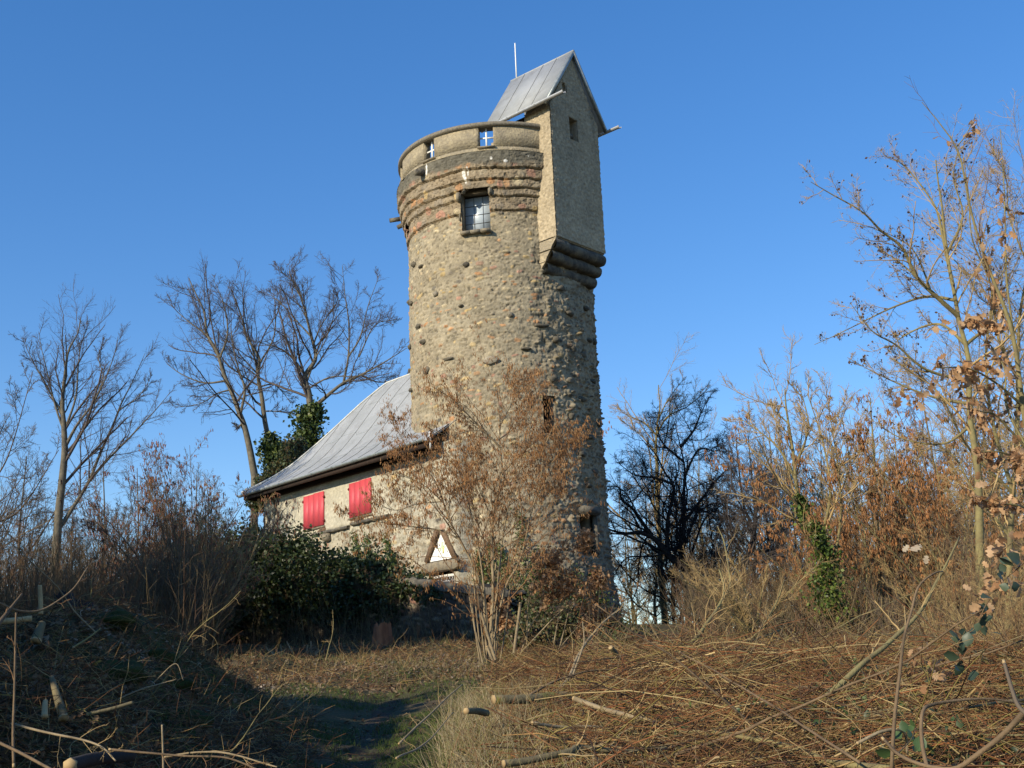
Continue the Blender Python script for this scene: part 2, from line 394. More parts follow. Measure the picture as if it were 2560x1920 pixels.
def bump_shaft(u, z):
    a = math.degrees(u/3.25); k = 1+2.6*max(0, min(1, (a-18)/20))*(1 if a < 120 else 0)*np.interp(z, [8, 11, 14.5], [.8, 1, .5])
    return k*(1+(rng.random() < .05)*1.5)
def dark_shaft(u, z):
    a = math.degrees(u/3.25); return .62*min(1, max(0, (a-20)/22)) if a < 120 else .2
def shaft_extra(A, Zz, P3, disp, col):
    # right flank: rougher relief and mottled darker colour, weaker near the top
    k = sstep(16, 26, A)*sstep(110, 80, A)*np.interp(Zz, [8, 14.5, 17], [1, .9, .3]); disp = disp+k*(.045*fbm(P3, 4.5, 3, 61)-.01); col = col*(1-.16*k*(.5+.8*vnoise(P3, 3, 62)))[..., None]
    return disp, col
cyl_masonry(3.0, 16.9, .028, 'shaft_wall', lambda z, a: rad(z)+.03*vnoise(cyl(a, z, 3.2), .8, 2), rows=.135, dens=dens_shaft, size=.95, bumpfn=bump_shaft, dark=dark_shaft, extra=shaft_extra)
# corbelled courses under the parapet
LIP = np.array([16.98, 17.46, 17.72, 18.02, 18.38, 18.93]); LR = np.array([3.27, 3.34, 3.41, 3.48, 3.57])
def rad_c(z, a):
    wob = .035*vnoise(np.stack([a/9., z*0, z*0], -1), 1, 7)+.02*vnoise(np.stack([a/2.5, z*0, z*0], -1), 1, 8)
    zz = z+wob*sstep(16.9, 17.0, z)*sstep(18.9, 18.75, z)
    r = np.full(z.shape, 3.21)
    for i in range(5):
        t = zz-LIP[i]; rr = LR[i]+.0*t; nose = .012*sstep(.04, 0, t)*(t > 0)
        seg = (t > 0); r = np.where(seg, rr-nose, r); gr = .5+.5*vnoise(np.stack([a/5., z*0+i*7.3, z*0], -1), 1, 19); r = r-.085*sstep(.10, .3, gr)*sstep(-.055, -.04, t)*(t <= 0)
    return r
def c_extra(A, Zz, P3, disp, col):
    for i in range(5):       # thin shadow joints under each lip
        pass
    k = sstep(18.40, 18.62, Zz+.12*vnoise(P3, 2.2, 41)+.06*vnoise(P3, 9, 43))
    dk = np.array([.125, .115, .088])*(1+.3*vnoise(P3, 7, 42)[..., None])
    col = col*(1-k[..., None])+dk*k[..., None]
    # lime run (white stain)
    for a0, z0, aw, zh in ((-17.6, 18.28, .9, .17), (-16.9, 18.02, .75, .13), (-15.2, 18.3, .35, .16), (5.5, 18.55, .9, .06), (-2, 18.66, .7, .05), (18, 18.75, .4, .04), (-40.5, 18.75, .6, .25)):
        d = ((A-a0)/aw)**2+((Zz-z0)/zh)**2+.9*vnoise(P3, 9, 44); s_ = sstep(1.0, .5, d)[..., None]; col = col*(1-s_)+np.array([.72, .70, .64])*s_
    return disp, col
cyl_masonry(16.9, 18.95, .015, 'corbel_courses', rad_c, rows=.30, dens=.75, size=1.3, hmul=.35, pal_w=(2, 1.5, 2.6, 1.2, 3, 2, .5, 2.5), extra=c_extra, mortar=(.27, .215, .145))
# ledge on top of courses + wall walk
m_ = MB(); n = 120; A = np.linspace(-180, 180, n+1)
v = np.concatenate([cyl(A, 18.94, 3.585), cyl(A, 18.955, 3.3), cyl(A, 18.95, .01)]); i = np.arange(n)
m_.add(v, np.concatenate([np.stack([i, i+1, i+n+2, i+n+1], -1), np.stack([i+n+1, i+n+2, i+2*n+3, i+2*n+2], -1)]))
m_.build('wall_walk', M['sill'], tower)
# parapet with embrasures
EMB = [(-4.6+36*k) for k in range(-5, 5)]
m_ = MB(); ro, ri = 3.44, 3.14; zb, z1_, z2_, zt = 18.94, 19.13, 19.84, 19.9
def arcblock(m_, a0, a1, z0, z1, r0, r1, st=1.5):
    n = max(1, int((a1-a0)/st)); a = np.linspace(a0, a1, n+1); i = np.arange(n)[:, None]*4
    v = np.stack([cyl(a, z0, r1), cyl(a, z0, r0), cyl(a, z1, r0), cyl(a, z1, r1)], 1).reshape(-1, 3)
    f = np.concatenate([i+np.array([[0, 4, 5, 1]]), i+np.array([[1, 5, 6, 2]]), i+np.array([[2, 6, 7, 3]]), i+np.array([[3, 7, 4, 0]])])
    e = np.array([[0, 1, 2, 3], [4*n+3, 4*n+2, 4*n+1, 4*n]])
    m_.add(v, np.concatenate([f, e]))
arcblock(m_, -180, 180, zb, z1_, ri, ro)
for k in range(10):
    a = EMB[k]+4.1; b = EMB[(k+1) % 10]-4.1
    if b < a: b += 360
    arcblock(m_, a, b, z1_-.002, zt-.02, ri, ro)
m_.build('parapet_wall', M['parapet'], tower)
m_ = MB(); arcblock(m_, -180, 180, 19.88, 20.01, 3.06, 3.52, 1.0); m_.build('coping_ring', M['coping'], tower)
for a in EMB:
    if a < -160 or a > 160: pass
    c = cyl(a, 19.5, 3.27); tn = cyl(a+90, 0, 1)-TC; tn[2] = 0; rd = cyl(a, 0, 1)-TC; rd[2] = 0
    m_ = MB(); m_.cbox(c, tn*.055, rd*.03, Z*.8); m_.cbox(c+Z*.03, tn*.56, rd*.024, Z*.05)
    m_.build('cross_bar', M['white'], tower)
    m_ = MB(); m_.cbox(cyl(a, 19.12, 3.30), tn*.60, rd*.42, Z*.045); m_.build('embrasure_sill', M['sill'], tower)
# water spouts
def spout(a, z, r0, r1, rr, name='water_spout', mt=M['darkstone']):
    P = np.stack([cyl(a, z+.10, r0), cyl(a, z+.02, (r0+r1)/2), cyl(a, z-.06, r1)]); m_ = MB()
    tubes(m_, P, [rr, rr*.95, rr*.85], 6, cap=True); return m_.build(name, mt, tower)
spout(-43.5, 18.66, 3.4, 3.9, .13); spout(-100, 18.12, 3.3, 3.72, .10); spout(70, 18.3, 3.3, 3.7, .10); spout(150, 18.3, 3.3, 3.7, .10)
m_ = MB(); P = np.stack([cyl(-93, 18.2, 3.5), cyl(-93, 18.16, 3.90)]); tubes(m_, P, [.09, .085], 6, cap=True)
m_.build('drain_pipe', M['darkstone'], tower)
# window surrounds, reveals and glazing
def opening(a0, a1, z0, z1, deep=.42, rout=3.3, glass=True, cols=3, rows=4, gz=None, jam=.1):
    ac = (a0+a1)/2; rd = cyl(ac, 0, 1)-TC; rd[2] = 0; tn = cyl(ac+90, 0, 1)-TC; tn[2] = 0
    wd = 2*3.25*math.sin(R((a1-a0)/2)); c0 = TC+rd*(rout-.24)
    d = .5
    m_ = MB(); cz = (z0+z1)/2; h = z1-z0
    for s in (-1, 1): m_.cbox(c0-rd*(d/2)+tn*s*(wd/2+.06)+Z*cz, tn*.14, rd*d, Z*(h+.1))
    m_.cbox(c0-rd*(d/2)+Z*(z1+.06), tn*(wd+.2), rd*(d-.004), Z*.14)
    m_.cbox(c0-rd*(d/2)+Z*(z0-.06), tn*(wd+.2), rd*(d-.004), Z*.14)
    su = m_.build('window_surround', M['sill'], tower)
    bk = MB(); bk.cbox(c0-rd*(d+.01)+Z*cz, tn*(wd+.3), rd*.02, Z*(h+.3)); bk.build('dark_interior', M['black'], tower)
    return c0, rd, tn, wd
c0, rd, tn, wd = opening(-21.3, -4.5, 16.28, 17.72)
g0 = c0-rd*.30; gw, gz0, gz1 = .92, 16.42, 17.66
m_ = MB(); m_.cbox(g0+Z*(gz0+gz1)/2, tn*gw, rd*.012, Z*(gz1-gz0)); win = m_.build('leaded_window', M['glass'], tower); sub(win, tower)
m_ = MB()
for k in range(4): m_.cbox(g0+rd*.012+tn*((k/3-.5)*gw)+Z*(gz0+gz1)/2, tn*.014, rd*.02, Z*(gz1-gz0))
for k in range(5): m_.cbox(g0+rd*.013+Z*(gz0+(gz1-gz0)*k/4), tn*gw, rd*.02, Z*.014)
m_.build('lead_bars', M['lead'], win)
m_ = MB()      # sill blocks, jamb stones and lintel of rough stone round the big window
for k in range(3): m_.cbox(c0+rd*.17+tn*((k-1)*.34)+Z*16.235, tn*.32, rd*.30, Z*.10)
m_.build('window_sill', M['sill'], tower)
for c_, x_, y_, z_ in ((cyl(-22.3, 17.53, 3.30), tn*.16, rd*.26, Z*.30), (cyl(-3.4, 17.58, 3.32), tn*.12, rd*.24, Z*.24), (cyl(-22.6, 16.95, 3.215), tn*.10, rd*.06, Z*.5), (cyl(-18.9, 17.66, 3.34), (tn+Z*.9)*.12, rd*.22, Z*.08)):
    m_ = MB(); m_.cbox(c_, x_, y_, z_); o = m_.build('jamb_stone', M['sill'], tower)
    bm = bmesh.new(); bm.from_mesh(o.data); bmesh.ops.bevel(bm, geom=bm.edges[:], offset=.03, segments=2, affect='EDGES'); bm.to_mesh(o.data); bm.free()
for op in OPEN[1:]:
    opening(*op, glass=False)
m_ = MB()
m_.cbox(cyl(49, 7.06, 3.36), (cyl(139, 0, 1)-TC)*[1, 1, 0]*.85, (cyl(49, 0, 1)-TC)*[1, 1, 0]*.30, Z*.26)
m_.cbox(cyl(54.6, 6.3, 3.30), (cyl(139, 0, 1)-TC)*[1, 1, 0]*.12, (cyl(49, 0, 1)-TC)*[1, 1, 0]*.2, Z*1.3)
o = m_.build('niche_lintel', M['darkstone'], tower)
bm = bmesh.new(); bm.from_mesh(o.data); bmesh.ops.bevel(bm, geom=bm.edges[:], offset=.04, segments=2, affect='EDGES'); bm.to_mesh(o.data); bm.free()
# stones that stick out of the shaft
def boulder(ctr, rx, ry, rz, nrm, seed, nu=12, nv=8):
    u = np.linspace(0, 2*np.pi, nu+1); v_ = np.linspace(.03, np.pi-.03, nv); U_, V_ = np.meshgrid(u, v_)
    d = np.stack([np.cos(U_)*np.sin(V_), np.sin(U_)*np.sin(V_), np.cos(V_)], -1)
    r = 1+.34*vnoise(d*1.0+seed*3.1, 1.6, seed)+.08*vnoise(d+seed, 4, seed); r[:, -1] = r[:, 0]
    nrm = unit(np.asarray(nrm, float)); tn_ = unit(np.cross(Z, nrm)) if abs(nrm[2]) < .9 else np.array([1., 0, 0]); up = np.cross(nrm, tn_)
    P = ctr+(d*r[..., None])@np.array([tn_*rx, nrm*ry, up*rz])
    return P.reshape(-1, 3), grid_faces(nv, nu+1)
ST = [(-55.2, 15.62, .13, .09, .8), (-19.7, 15.16, .10, .1, .5), (-41.6, 14.42, .1, .08, 1.5), (5.3, 13.33, .10, .1, 1.4), (-7, 11.85, .22, .13, 1.9), (-33.1, 12.1, .2, .07, 1.0),
      (-51.8, 11.94, .17, .14, .9), (-59.8, 13.58, .14, .09, .8), (-55.1, 12.97, .14, .10, .8), (23.3, 13.01, .24, .07, .8), (-23.7, 13.8, .08, .08, 1), (13.5, 12.2, .16, .06, .6),
      (29.5, 11.27, .15, .11, .8), (41.2, 11.3, .14, .12, 1.2), (50.5, 10.75, .13, .10, .7), (57.4, 9.53, .14, .12, .7), (44, 13.6, .16, .10, .8), (55, 12.3, .14, .1, .8), (62, 14, .13, .1, .6),
      (38, 14.4, .14, .1, .8), (50, 15.1, .12, .1, .7), (66, 11.5, .15, .1, .6), (70, 10.1, .13, .1, .6), (-72, 14.6, .13, .10, .8), (-80, 13.2, .15, .11, .8), (-76, 11.6, .14, .1, .8),
      (-66, 15.9, .14, .1, .8), (33, 12.6, .12, .09, .9), (60, 8.4, .16, .12, .7), (48, 8.9, .14, .1, .8), (52, 7.9, .13, .11, .7), (74, 13, .14, .1, .6), (45, 12.4, .12, .1, .7), (-84, 12.4, .14, .10, .8), (-86, 14.9, .12, .1, .8), (64, 12.9, .14, .1, .7), (72, 15, .13, .1, .7), (41, 10.1, .12, .1, .8)]
for k, (a, z, rx, rz, sh) in enumerate(ST):
    nrm = (cyl(a, 0, 1)-TC)*[1, 1, 0]; P, f = boulder(cyl(a, z, rad(z)+.01), rx*1.1, .095, rz*(.7+.5*((k*7)%5)/5), nrm, k*3+1, 16, 10)
    m_ = MB(); m_.add(P, f, np.array([.16, .14, .105])*(sh if sh > 1 else .8*sh+.1)); m_.build('projecting_stone', M['masonry'], tower, smooth=True, vcol=True)

# ---- turret box
a1b, wb = 3.70, 1.27; zb0, zE, zA = 15.86, 20.62, 22.95
def bp(wc, ac, z): return TC+BT*wc+BN*ac+Z*z
def extr(m_, prof, v0, v1, c=None):
    """closed profile points (list of 3D) extruded by vector; end caps as quads/fan"""
    a = np.asarray(prof, float)+v0; b = np.asarray(prof, float)+v1; n = len(a); i = np.arange(n)
    f = np.stack([i, (i+1) % n, (i+1) % n+n, i+n], -1)
    m_.add(np.concatenate([a, b]), f)
def boolean_cut(o, cutters):
    for c in cutters:
        md = o.modifiers.new('b', 'BOOLEAN'); md.operation = 'DIFFERENCE'; md.object = c; md.solver = 'EXACT'
    dg = bpy.context.evaluated_depsgraph_get(); me = bpy.data.meshes.new_from_object(o.evaluated_get(dg)); o.modifiers.clear(); old = o.data; o.data = me
    for c in cutters: bpy.data.objects.remove(c, do_unlink=True)
def poly_prism(name, prof, ext, mt, parent, base):
    """solid prism from an n-gon profile (world coords) extruded by ext"""
    bm = bmesh.new(); b = np.asarray(base, float)
    A_ = [bm.verts.new(np.asarray(p)-b) for p in prof]; B_ = [bm.verts.new(np.asarray(p)+ext-b) for p in prof]; n = len(prof)
    bm.faces.new(A_); bm.faces.new(B_[::-1])
    for i in range(n): bm.faces.new([A_[i], B_[i], B_[(i+1) % n], A_[(i+1) % n]])
    bmesh.ops.recalc_face_normals(bm, faces=bm.faces[:])
    me = bpy.data.meshes.new(name); bm.to_mesh(me); bm.free(); me.materials.append(mt)
    o = bpy.data.objects.new(name, me); COL.objects.link(o)
    if parent: o.parent = parent
    return o
TB = BASE['stone_tower']
prof = [bp(-wb, a1b, zb0), bp(wb, a1b, zb0), bp(wb, a1b, zE), bp(0, a1b, zA-.10), bp(-wb, a1b, zE)]
tw = poly_prism('turret_wall', prof, -BN*1.13, M['stucco'], None, TB)      # gable block, a 2.57..3.70
cut = [poly_prism('c', [bp(-.29, 4.0, 19.68), bp(.14, 4.0, 19.66), bp(.14, 4.0, 20.46), bp(-.29, 4.0, 20.48)], -BN*.62, M['black'], None, TB),
       poly_prism('c', [bp(-.55, 4.0, 21.36), bp(-.36, 4.0, 21.36), bp(-.36, 4.0, 21.6), bp(-.45, 4.0, 21.68), bp(-.55, 4.0, 21.62)], -BN*.5, M['black'], None, TB)]
boolean_cut(tw, cut); tw.parent = tower; sub(tw, tower)
# subdivide the big faces a bit and give wobble to edges: bevel
bm = bmesh.new(); bm.from_mesh(tw.data)
ed = [e for e in bm.edges if e.calc_length() > 1.0]
bmesh.ops.bevel(bm, geom=ed, offset=.03, segments=2, affect='EDGES'); bm.to_mesh(tw.data); bm.free()
m_ = MB(); m_.cbox(bp(-.20, 3.38, 20.07), BT*.12, BN*.03, Z*.8); m_.build('window_shutter', M['reddark'], tower); m_ = MB(); m_.cbox(bp(-.455, 3.46, 21.5), BT*.2, BN*.02, Z*.34); m_.build('attic_shutter', M['reddark'], tower)
m_ = MB(); m_.cbox(bp(-.02, 3.15, 20.07), BT*.50, BN*.02, Z*.85); m_.build('dark_interior', M['black'], tower)
# rough-cast skin on the gable face and the left flank (real relief, catches the grazing sun)
def skin(o_, ux, n_, u0, u1, v0, v1, keepf, st=.02):
    nu = int((u1-u0)/st); nv = int((v1-v0)/st); U, V = np.meshgrid(np.linspace(u0, u1, nu), np.linspace(v0, v1, nv)); P3 = o_+ux*U[..., None]+Z*V[..., None]
    d = .004+.020*np.clip(.55+vnoise(P3, 15, 5), 0, 1.4)+.012*np.clip(.5+vnoise(P3, 34, 6), 0, 1); c = np.array([.375, .31, .21])*(1+.16*fbm(P3, 1.1, 3, 7)+.22*vnoise(P3, 16, 5)+.10*vnoise(P3, 40, 9))[..., None]
    st_ = sstep(.15, .6, vnoise(P3*[2.2, 2.2, .35], 1.6, 12))*sstep(18.5, 20.4, V)*.25; c = c*(1-st_[..., None]); f = grid_faces(nv, nu, keepf(U, V))
    if np.dot(np.cross(ux, Z), n_) < 0: f = f[:, ::-1]
    m_ = MB(); m_.add(P3+n_*d[..., None], f, np.clip(c, .02, 1).reshape(-1, 3)); m_.build('rough_cast_skin', M['masonry'], tower, vcol=True, smooth=True)
skin(TC+BN*a1b, BT, BN, -wb, wb, 15.9, 22.9, lambda U, V: (V < zE+(wb-np.abs(U))/wb*(zA-.1-zE)+.02) & ~((U > -.29) & (U < .14) & (V > 19.66) & (V < 20.47)) & ~((U > -.56) & (U < -.35) & (V > 21.35) & (V < 21.66)))
skin(TC-BT*wb, BN, -BT, 2.58, a1b, 15.9, 20.6, lambda U, V: U > 0)
# lower part under the roof, behind the gable block: low side wall + dark opening
m_ = MB()
for s in (-1, 1): m_.box(bp(s*(wb-.02), .95, 18.96), -BT*s*.2, BN*1.61, Z*1.2)
m_.build('turret_side_wall', M['stucco'], tower)
m_ = MB(); m_.box(bp(-wb+.25, .9, 18.97), BT*(2*wb-.5), BN*1.66, Z*1.75); m_.build('turret_inner_wall', M['soffit'], tower)
m_ = MB(); m_.box(bp(-wb-.30, 2.45, 20.43), BT*(.2), BN*1.35, Z*.06)
# corbel rolls under turret
for k, (z0, z1, ao, wq) in enumerate(((15.50, 15.88, 3.74, 1.30), (15.15, 15.52, 3.52, 1.30), (14.80, 15.17, 3.27, 1.27), (14.45, 14.82, 3.02, 1.05))):
    n = 14; prof = []
    for i in range(9):
        t = -math.pi/2+math.pi*i/8; rr = (z1-z0)/2
        prof.append((ao-rr*.9+rr*.9*math.cos(t), (z0+z1)/2+rr*math.sin(t)))
    prof = [(2.3, z0)]+prof+[(2.3, z1)]
    ns = 40; ws = np.linspace(-wq if k < 3 else -.2, wq, ns)
    pr = np.array(prof); P = TC+BT*ws[:, None, None]+BN*pr[None, :, 0:1]+Z*pr[None, :, 1:2]
    blk = .035*vnoise(np.stack([ws*2.2, ws*0+k*3, ws*0], -1), 1, 5)
    sm = np.ones(ns)
    for j in (0, ns-1): sm[j] = .6
    seam = np.abs(((ws+k*.17) % .42)-.21) > .195
    P = P+BN*(blk-.04*seam)[:, None, None]*(np.arange(len(pr)) > 0)[None, :, None]*(np.arange(len(pr)) < len(pr)-1)[None, :, None]
    P = P+.02*vnoise(P, 7, 6)[..., None]*BN
    m_ = MB(); m_.add(P, grid_faces(ns, len(pr)))
    for j in (0, ns-1):
        c = P[j].mean(0); v = np.concatenate([P[j], [c]]); nn = len(pr); i = np.arange(nn-1)
        m_.add(v, np.stack([i, i+1, np.full(nn-1, nn), np.full(nn-1, nn)], -1)[:, [0, 1, 2, 2]]) if False else None
    m_.build('corbel_roll', M['darkstone'], tower, smooth=True)
# stepped left cheek of the corbel zone, rendered like the turret wall
prof = [bp(-wb-.003, 2.3, 15.95), bp(-wb-.003, 3.69, 15.95), bp(-wb-.003, 3.67, 15.84), bp(-wb-.003, 3.46, 15.60), bp(-wb-.003, 3.43, 15.52), bp(-wb-.003, 3.22, 15.27), bp(-wb-.003, 3.18, 15.15), bp(-wb-.003, 2.95, 14.92), bp(-wb-.003, 2.3, 14.86)]
o = poly_prism('corbel_cheek', prof, BT*.10, M['stucco'], tower, TB)
prof = [bp(wb+.003, 2.3, 15.95), bp(wb+.003, 3.60, 15.95), bp(wb+.003, 3.5, 15.55), bp(wb+.003, 3.25, 15.2), bp(wb+.003, 3.0, 14.85), bp(wb+.003, 2.3, 14.5)]
o = poly_prism('corbel_cheek', prof, -BT*.10, M['darkstone'], tower, TB)
# turret roof: two slabs
zr = 23.07; we, ze = 1.62, 20.56
sl = (zr-ze)/we
for s in (-1, 1):
    nrm = unit(np.array(BT*s*(zr-ze)+Z*we))
    v = []
    for (wc, z) in ((0, zr), (s*we, ze)):
        for ac in (.92, 3.86): v.append(bp(wc, ac, z))
    v = np.array(v); lo = v-nrm*.07; m_ = MB(); q = np.concatenate([v, lo])
    m_.add(q, [(0, 1, 3, 2), (4, 6, 7, 5), (0, 2, 6, 4), (1, 5, 7, 3), (2, 3, 7, 6), (0, 4, 5, 1)])
    if s == -1:
        troof = m_.build('turret_roof', M['roof'], tower); sub(troof, tower)
        ms = MB()
        for ac in (1.62, 2.5, 3.12):
            ms.cbox((bp(0, ac, zr)+bp(s*we, ac, ze))/2+nrm*.006, (bp(s*we, ac, ze)-bp(0, ac, zr)), BN*.02, nrm*.014)
        ms.build('roof_seam', M['seam'], troof)
    else:
        m_.build('roof_slope', M['roof'], troof)
m_ = MB(); pts = [bp(0, 3.875, zr-.01), bp(0, 3.875, zr-.01)]
for s in (-1, 1):
    a_, b_ = bp(0, 3.82, zr-.09), bp(s*we, 3.82, ze-.07); dd = b_-a_; nn = unit(np.cross(dd, BN))
    m_.cbox((a_+b_)/2, dd, BN*.10, nn*.10)
m_.build('barge_board', M['zinc'], troof)
# gutters of turret
def halfpipe(p0, p1, r, name, mt, parent, k=8):
    p0 = np.asarray(p0, float); p1 = np.asarray(p1, float); d = unit(p1-p0); sx = unit(np.cross(d, Z)); up = np.cross(sx, d); m_ = MB()
    an = np.linspace(np.pi, 2*np.pi, k); ring = [sx*math.cos(a)*r+up*math.sin(a)*r for a in an]+[sx*math.cos(a)*(r-.012)+up*math.sin(a)*(r-.012) for a in an[::-1]]
    ring = np.array(ring); n = len(ring); i = np.arange(n)
    ncut = max(2, int(np.linalg.norm(p1-p0)/1.2)+1); ts = np.linspace(0, 1, ncut)
    P = p0+(p1-p0)*ts[:, None, None]+ring[None]
    q = np.arange(ncut-1)[:, None]*n
    f = np.stack([q+i, q+(i+1) % n, q+n+(i+1) % n, q+n+i], -1)
    m_.add(P, f)
    for t in np.linspace(0, 1, ncut):     # joints/brackets
        c = p0+(p1-p0)*t; ring2 = np.array([c+(sx*math.cos(a)+up*math.sin(a))*(r+.012)+d*x for x in (-.02, .02) for a in an])
        ii = np.arange(k-1); m_.add(ring2, np.stack([ii, ii+1, ii+k+1, ii+k], -1))
    return m_.build(name, mt, parent, smooth=False)
halfpipe(bp(-we-.02, .9, 20.54), bp(-we-.02, 4.62, 20.60), .08, 'gutter', M['zinc_bright'], troof)
halfpipe(bp(we+.02, .9, 20.50), bp(we+.02, 4.40, 20.53), .08, 'gutter', M['zinc_bright'], troof)
m_ = MB(); tubes(m_, np.stack([bp(0, 1.18, 22.8), bp(0, 1.18, 24.45)]), [.03, .024], 6, cap=True); m_.build('lightning_rod', M['white'], tower)

# ------------------------------------------------------------------ HOUSE
hp0 = TC+HN*3.35
def hpz(s, off, z): return hp0+HT*s+HN*off+Z*z       # s along wall, off outward from wall plane
house = thing('stone_house', 'low rubble-stone house with grey swept roof and pink-red shutters, joined to the tower foot', 'house', tuple(hpz(5, -3, 3.6)))
S1 = 10.44
st = .028; nu = int((S1+2.0)/st); nv = int((9.36-3.3)/st); U, V = np.meshgrid(np.linspace(-2.0, S1, nu), np.linspace(3.3, 9.36, nv))
rng = np.random.default_rng(9)
P3 = hp0+HT*U[..., None]+Z*V[..., None]
def in_plaster(u, v): return (2.4 < u < 9.2) and v > 7.45
disp, col = masonry(U, V, P3, rng, rows=.17, size=1.25, dens=lambda u, v: .03 if in_plaster(u, v) else .74, hmul=1.1,
                    pal_w=(3, 3, 1.5, 1.3, 1.6, 1.6, .3, 3), mortar=(.40, .365, .28))
pl = sstep(2.0, 2.7, U+.3*vnoise(P3, 1.2, 3))*sstep(9.25, 9.15, U)*sstep(7.40, 7.5, V)
pcol = np.array([.46, .425, .33])*(1+.10*fbm(P3, 3, 3, 14)+.06*vnoise(P3, 18, 15))[..., None]
col = col*(1-pl[..., None]*.92)+pcol*pl[..., None]*.92; disp = disp*(1-.55*pl)+pl*.015
# brown flashing strip beside the plaster, string course
br = sstep(.10, .07, np.abs(U-9.28-.55*(V-8.2)/1.0))*sstep(8.1, 8.2, V); col = col*(1-br[..., None])+np.array([.16, .09, .055])*br[..., None]
curve = -.95*sstep(-1.22, -1.85, U)
P = P3+HN*(disp+curve)[..., None]
keep = ~((U > -1.16) & (U < .06) & (V < 5.28))
m_ = MB(); m_.add(P, grid_faces(nv, nu, keep)[:, ::-1], col.reshape(-1, 3))
# end wall and back wall
nu2 = 90; U2, V2 = np.meshgrid(np.linspace(0, 6.7, nu2), np.linspace(3.3, 9.36, nv)); P3 = hp0+HT*S1-HN*U2[..., None]+Z*V2[..., None]
d2, c2 = masonry(U2, V2, P3, rng, rows=.17, size=1.25, dens=.74, mortar=(.38, .34, .26))
m_.add(P3+HT*d2[..., None], grid_faces(nv, nu2), c2.reshape(-1, 3))
m_.box(hpz(-1, -6.9, 3.3), HT*(S1+1), HN*.2, Z*6.0, (.3, .27, .2))
m_.build('wall', M['masonry'], house, smooth=True, vcol=True)
# string course ledge
for (s0, s1, z) in ((4.55, 6.9, 7.33), (2.2, 4.35, 7.40)):
    m_ = MB(); k = 26; ss = np.linspace(s0, s1, k)
    P = np.stack([np.stack([hpz(s, .13+.02*math.sin(s*9), z+.05), hpz(s, .15+.02*math.sin(s*7), z-.03), hpz(s, -.02, z-.07), hpz(s, -.02, z+.07)]) for s in ss])
    P = P+.012*vnoise(P, 6, 8)[..., None]
    i = np.arange(k-1)[:, None]*4; j = np.arange(4)[None]; f = np.stack([i+j, i+(j+1) % 4, i+4+(j+1) % 4, i+4+j], -1).reshape(-1, 4)
    m_.add(P, np.concatenate([f, [[0, 1, 2, 3], [(k-1)*4+3, (k-1)*4+2, (k-1)*4+1, (k-1)*4]]])); m_.build('string_course', M['darkstone'], house)
m_ = MB(); P, f = boulder(hpz(5.95, .05, 7.15), .26, .2, .17, HN, 77); m_.add(P, f); m_.build('corbel_stone', M['sill'], house, smooth=True)
# quoin blocks and shutter sills
for (s, z) in ((9.35, 8.12), (4.0, 7.54), (6.3, 7.46)):
    m_ = MB(); P, f = boulder(hpz(s, .0, z), .28 if z < 8 else .22, .08, .10, HN, int(s*10)); m_.add(P, f); m_.build('facing_stone', M['timber'] if z < 8 else M['sill'], house, smooth=True)
# shutters: pairs of leaves
rs = np.random.default_rng(3)
for s0, s1, z0, z1 in ((6.14, 7.48, 7.60, 8.80), (3.20, 4.50, 7.63, 8.82)):
    sm = (s0+s1)/2
    for (a, b, dz) in ((s0, sm-.008, .02), (sm+.008, s1, -.0)):
        m_ = MB(); n = 2; wv = (b-a)/n
        for k in range(n): m_.box(hpz(a+wv*k+.0012, .035, z0+dz), HT*(wv-.0024), HN*.035, Z*(z1-z0))
        m_.box(hpz(a, .03, z0+dz+.02), HT*(b-a), HN*.01, Z*(z1-z0-.04))
        sh = m_.build('shutter', M['red'], house); sub(sh, house)
        sd = 1 if a > sm else -1
        for zz in (z0+.15, z1-.2):
            m_ = MB(); e = b if sd > 0 else a
            m_.box(hpz(e+sd*.07 if sd < 0 else e-.02, .072, zz), HT*.09, HN*.015, Z*.03); m_.cbox(hpz(e+sd*.03, .06, zz+.015), HT*.03, HN*.05, Z*.09)
            m_.build('hinge', M['reddark'], sh)
    m_ = MB(); m_.cbox(hpz(sm, .02, z0-.04), HT*(s1-s0+.1), HN*.10, Z*.06); m_.build('window_sill', M['sill'], house)
# door recess, frame, glazed grille
m_ = MB(); D0, D1, DZ0, DZ1 = -1.14, .05, 3.7, 5.25
m_.box(hpz(D0-.02, -.30, DZ0), HT*(D1-D0+.04), -HN*.04, Z*(DZ1-DZ0+.05)); dk = m_.build('door_recess', M['black'], house)
for s in (D0-.06, D1-.02): m_ = MB(); m_.box(hpz(s, -.32, DZ0), HT*.08, HN*.33, Z*(DZ1-DZ0+.05)); m_.build('door_jamb', M['sill'], house)
m_ = MB(); m_.box(hpz(D0+.02, -.20, DZ0), HT*(D1-D0-.06), HN*.04, Z*(4.92-DZ0)); door = m_.build('door', M['red'], house); sub(door, house)
m_ = MB()
m_.box(hpz(D0+.02, -.16, 5.13), HT*(D1-D0-.06), HN*.07, Z*.08)
for s in (D0+.02, D1-.12): m_.box(hpz(s, -.16, DZ0), HT*.08, HN*.068, Z*(5.13-DZ0))
m_.build('door_frame', M['white'], door)
m_ = MB()
nb = 7
for k in range(1, nb):
    s = D0+.10+(D1-.12-D0-.10)*k/nb; m_.box(hpz(s-.012, -.12, DZ0), HT*.024, HN*.02, Z*(5.13-DZ0))
for k in range(nb):
    s = D0+.10+(D1-.12-D0-.10)*(k+.5)/nb
    m_.box(hpz(s-.05, -.12, 5.0), HT*.1, HN*.012, Z*.02); m_.box(hpz(s-.008, -.12, 4.94), HT*.016, HN*.012, Z*.14)
    m_.box(hpz(s-.05, -.12, 4.6), HT*.1, HN*.012, Z*.02)
m_.build('door_grille', M['zinc_bright'], door)
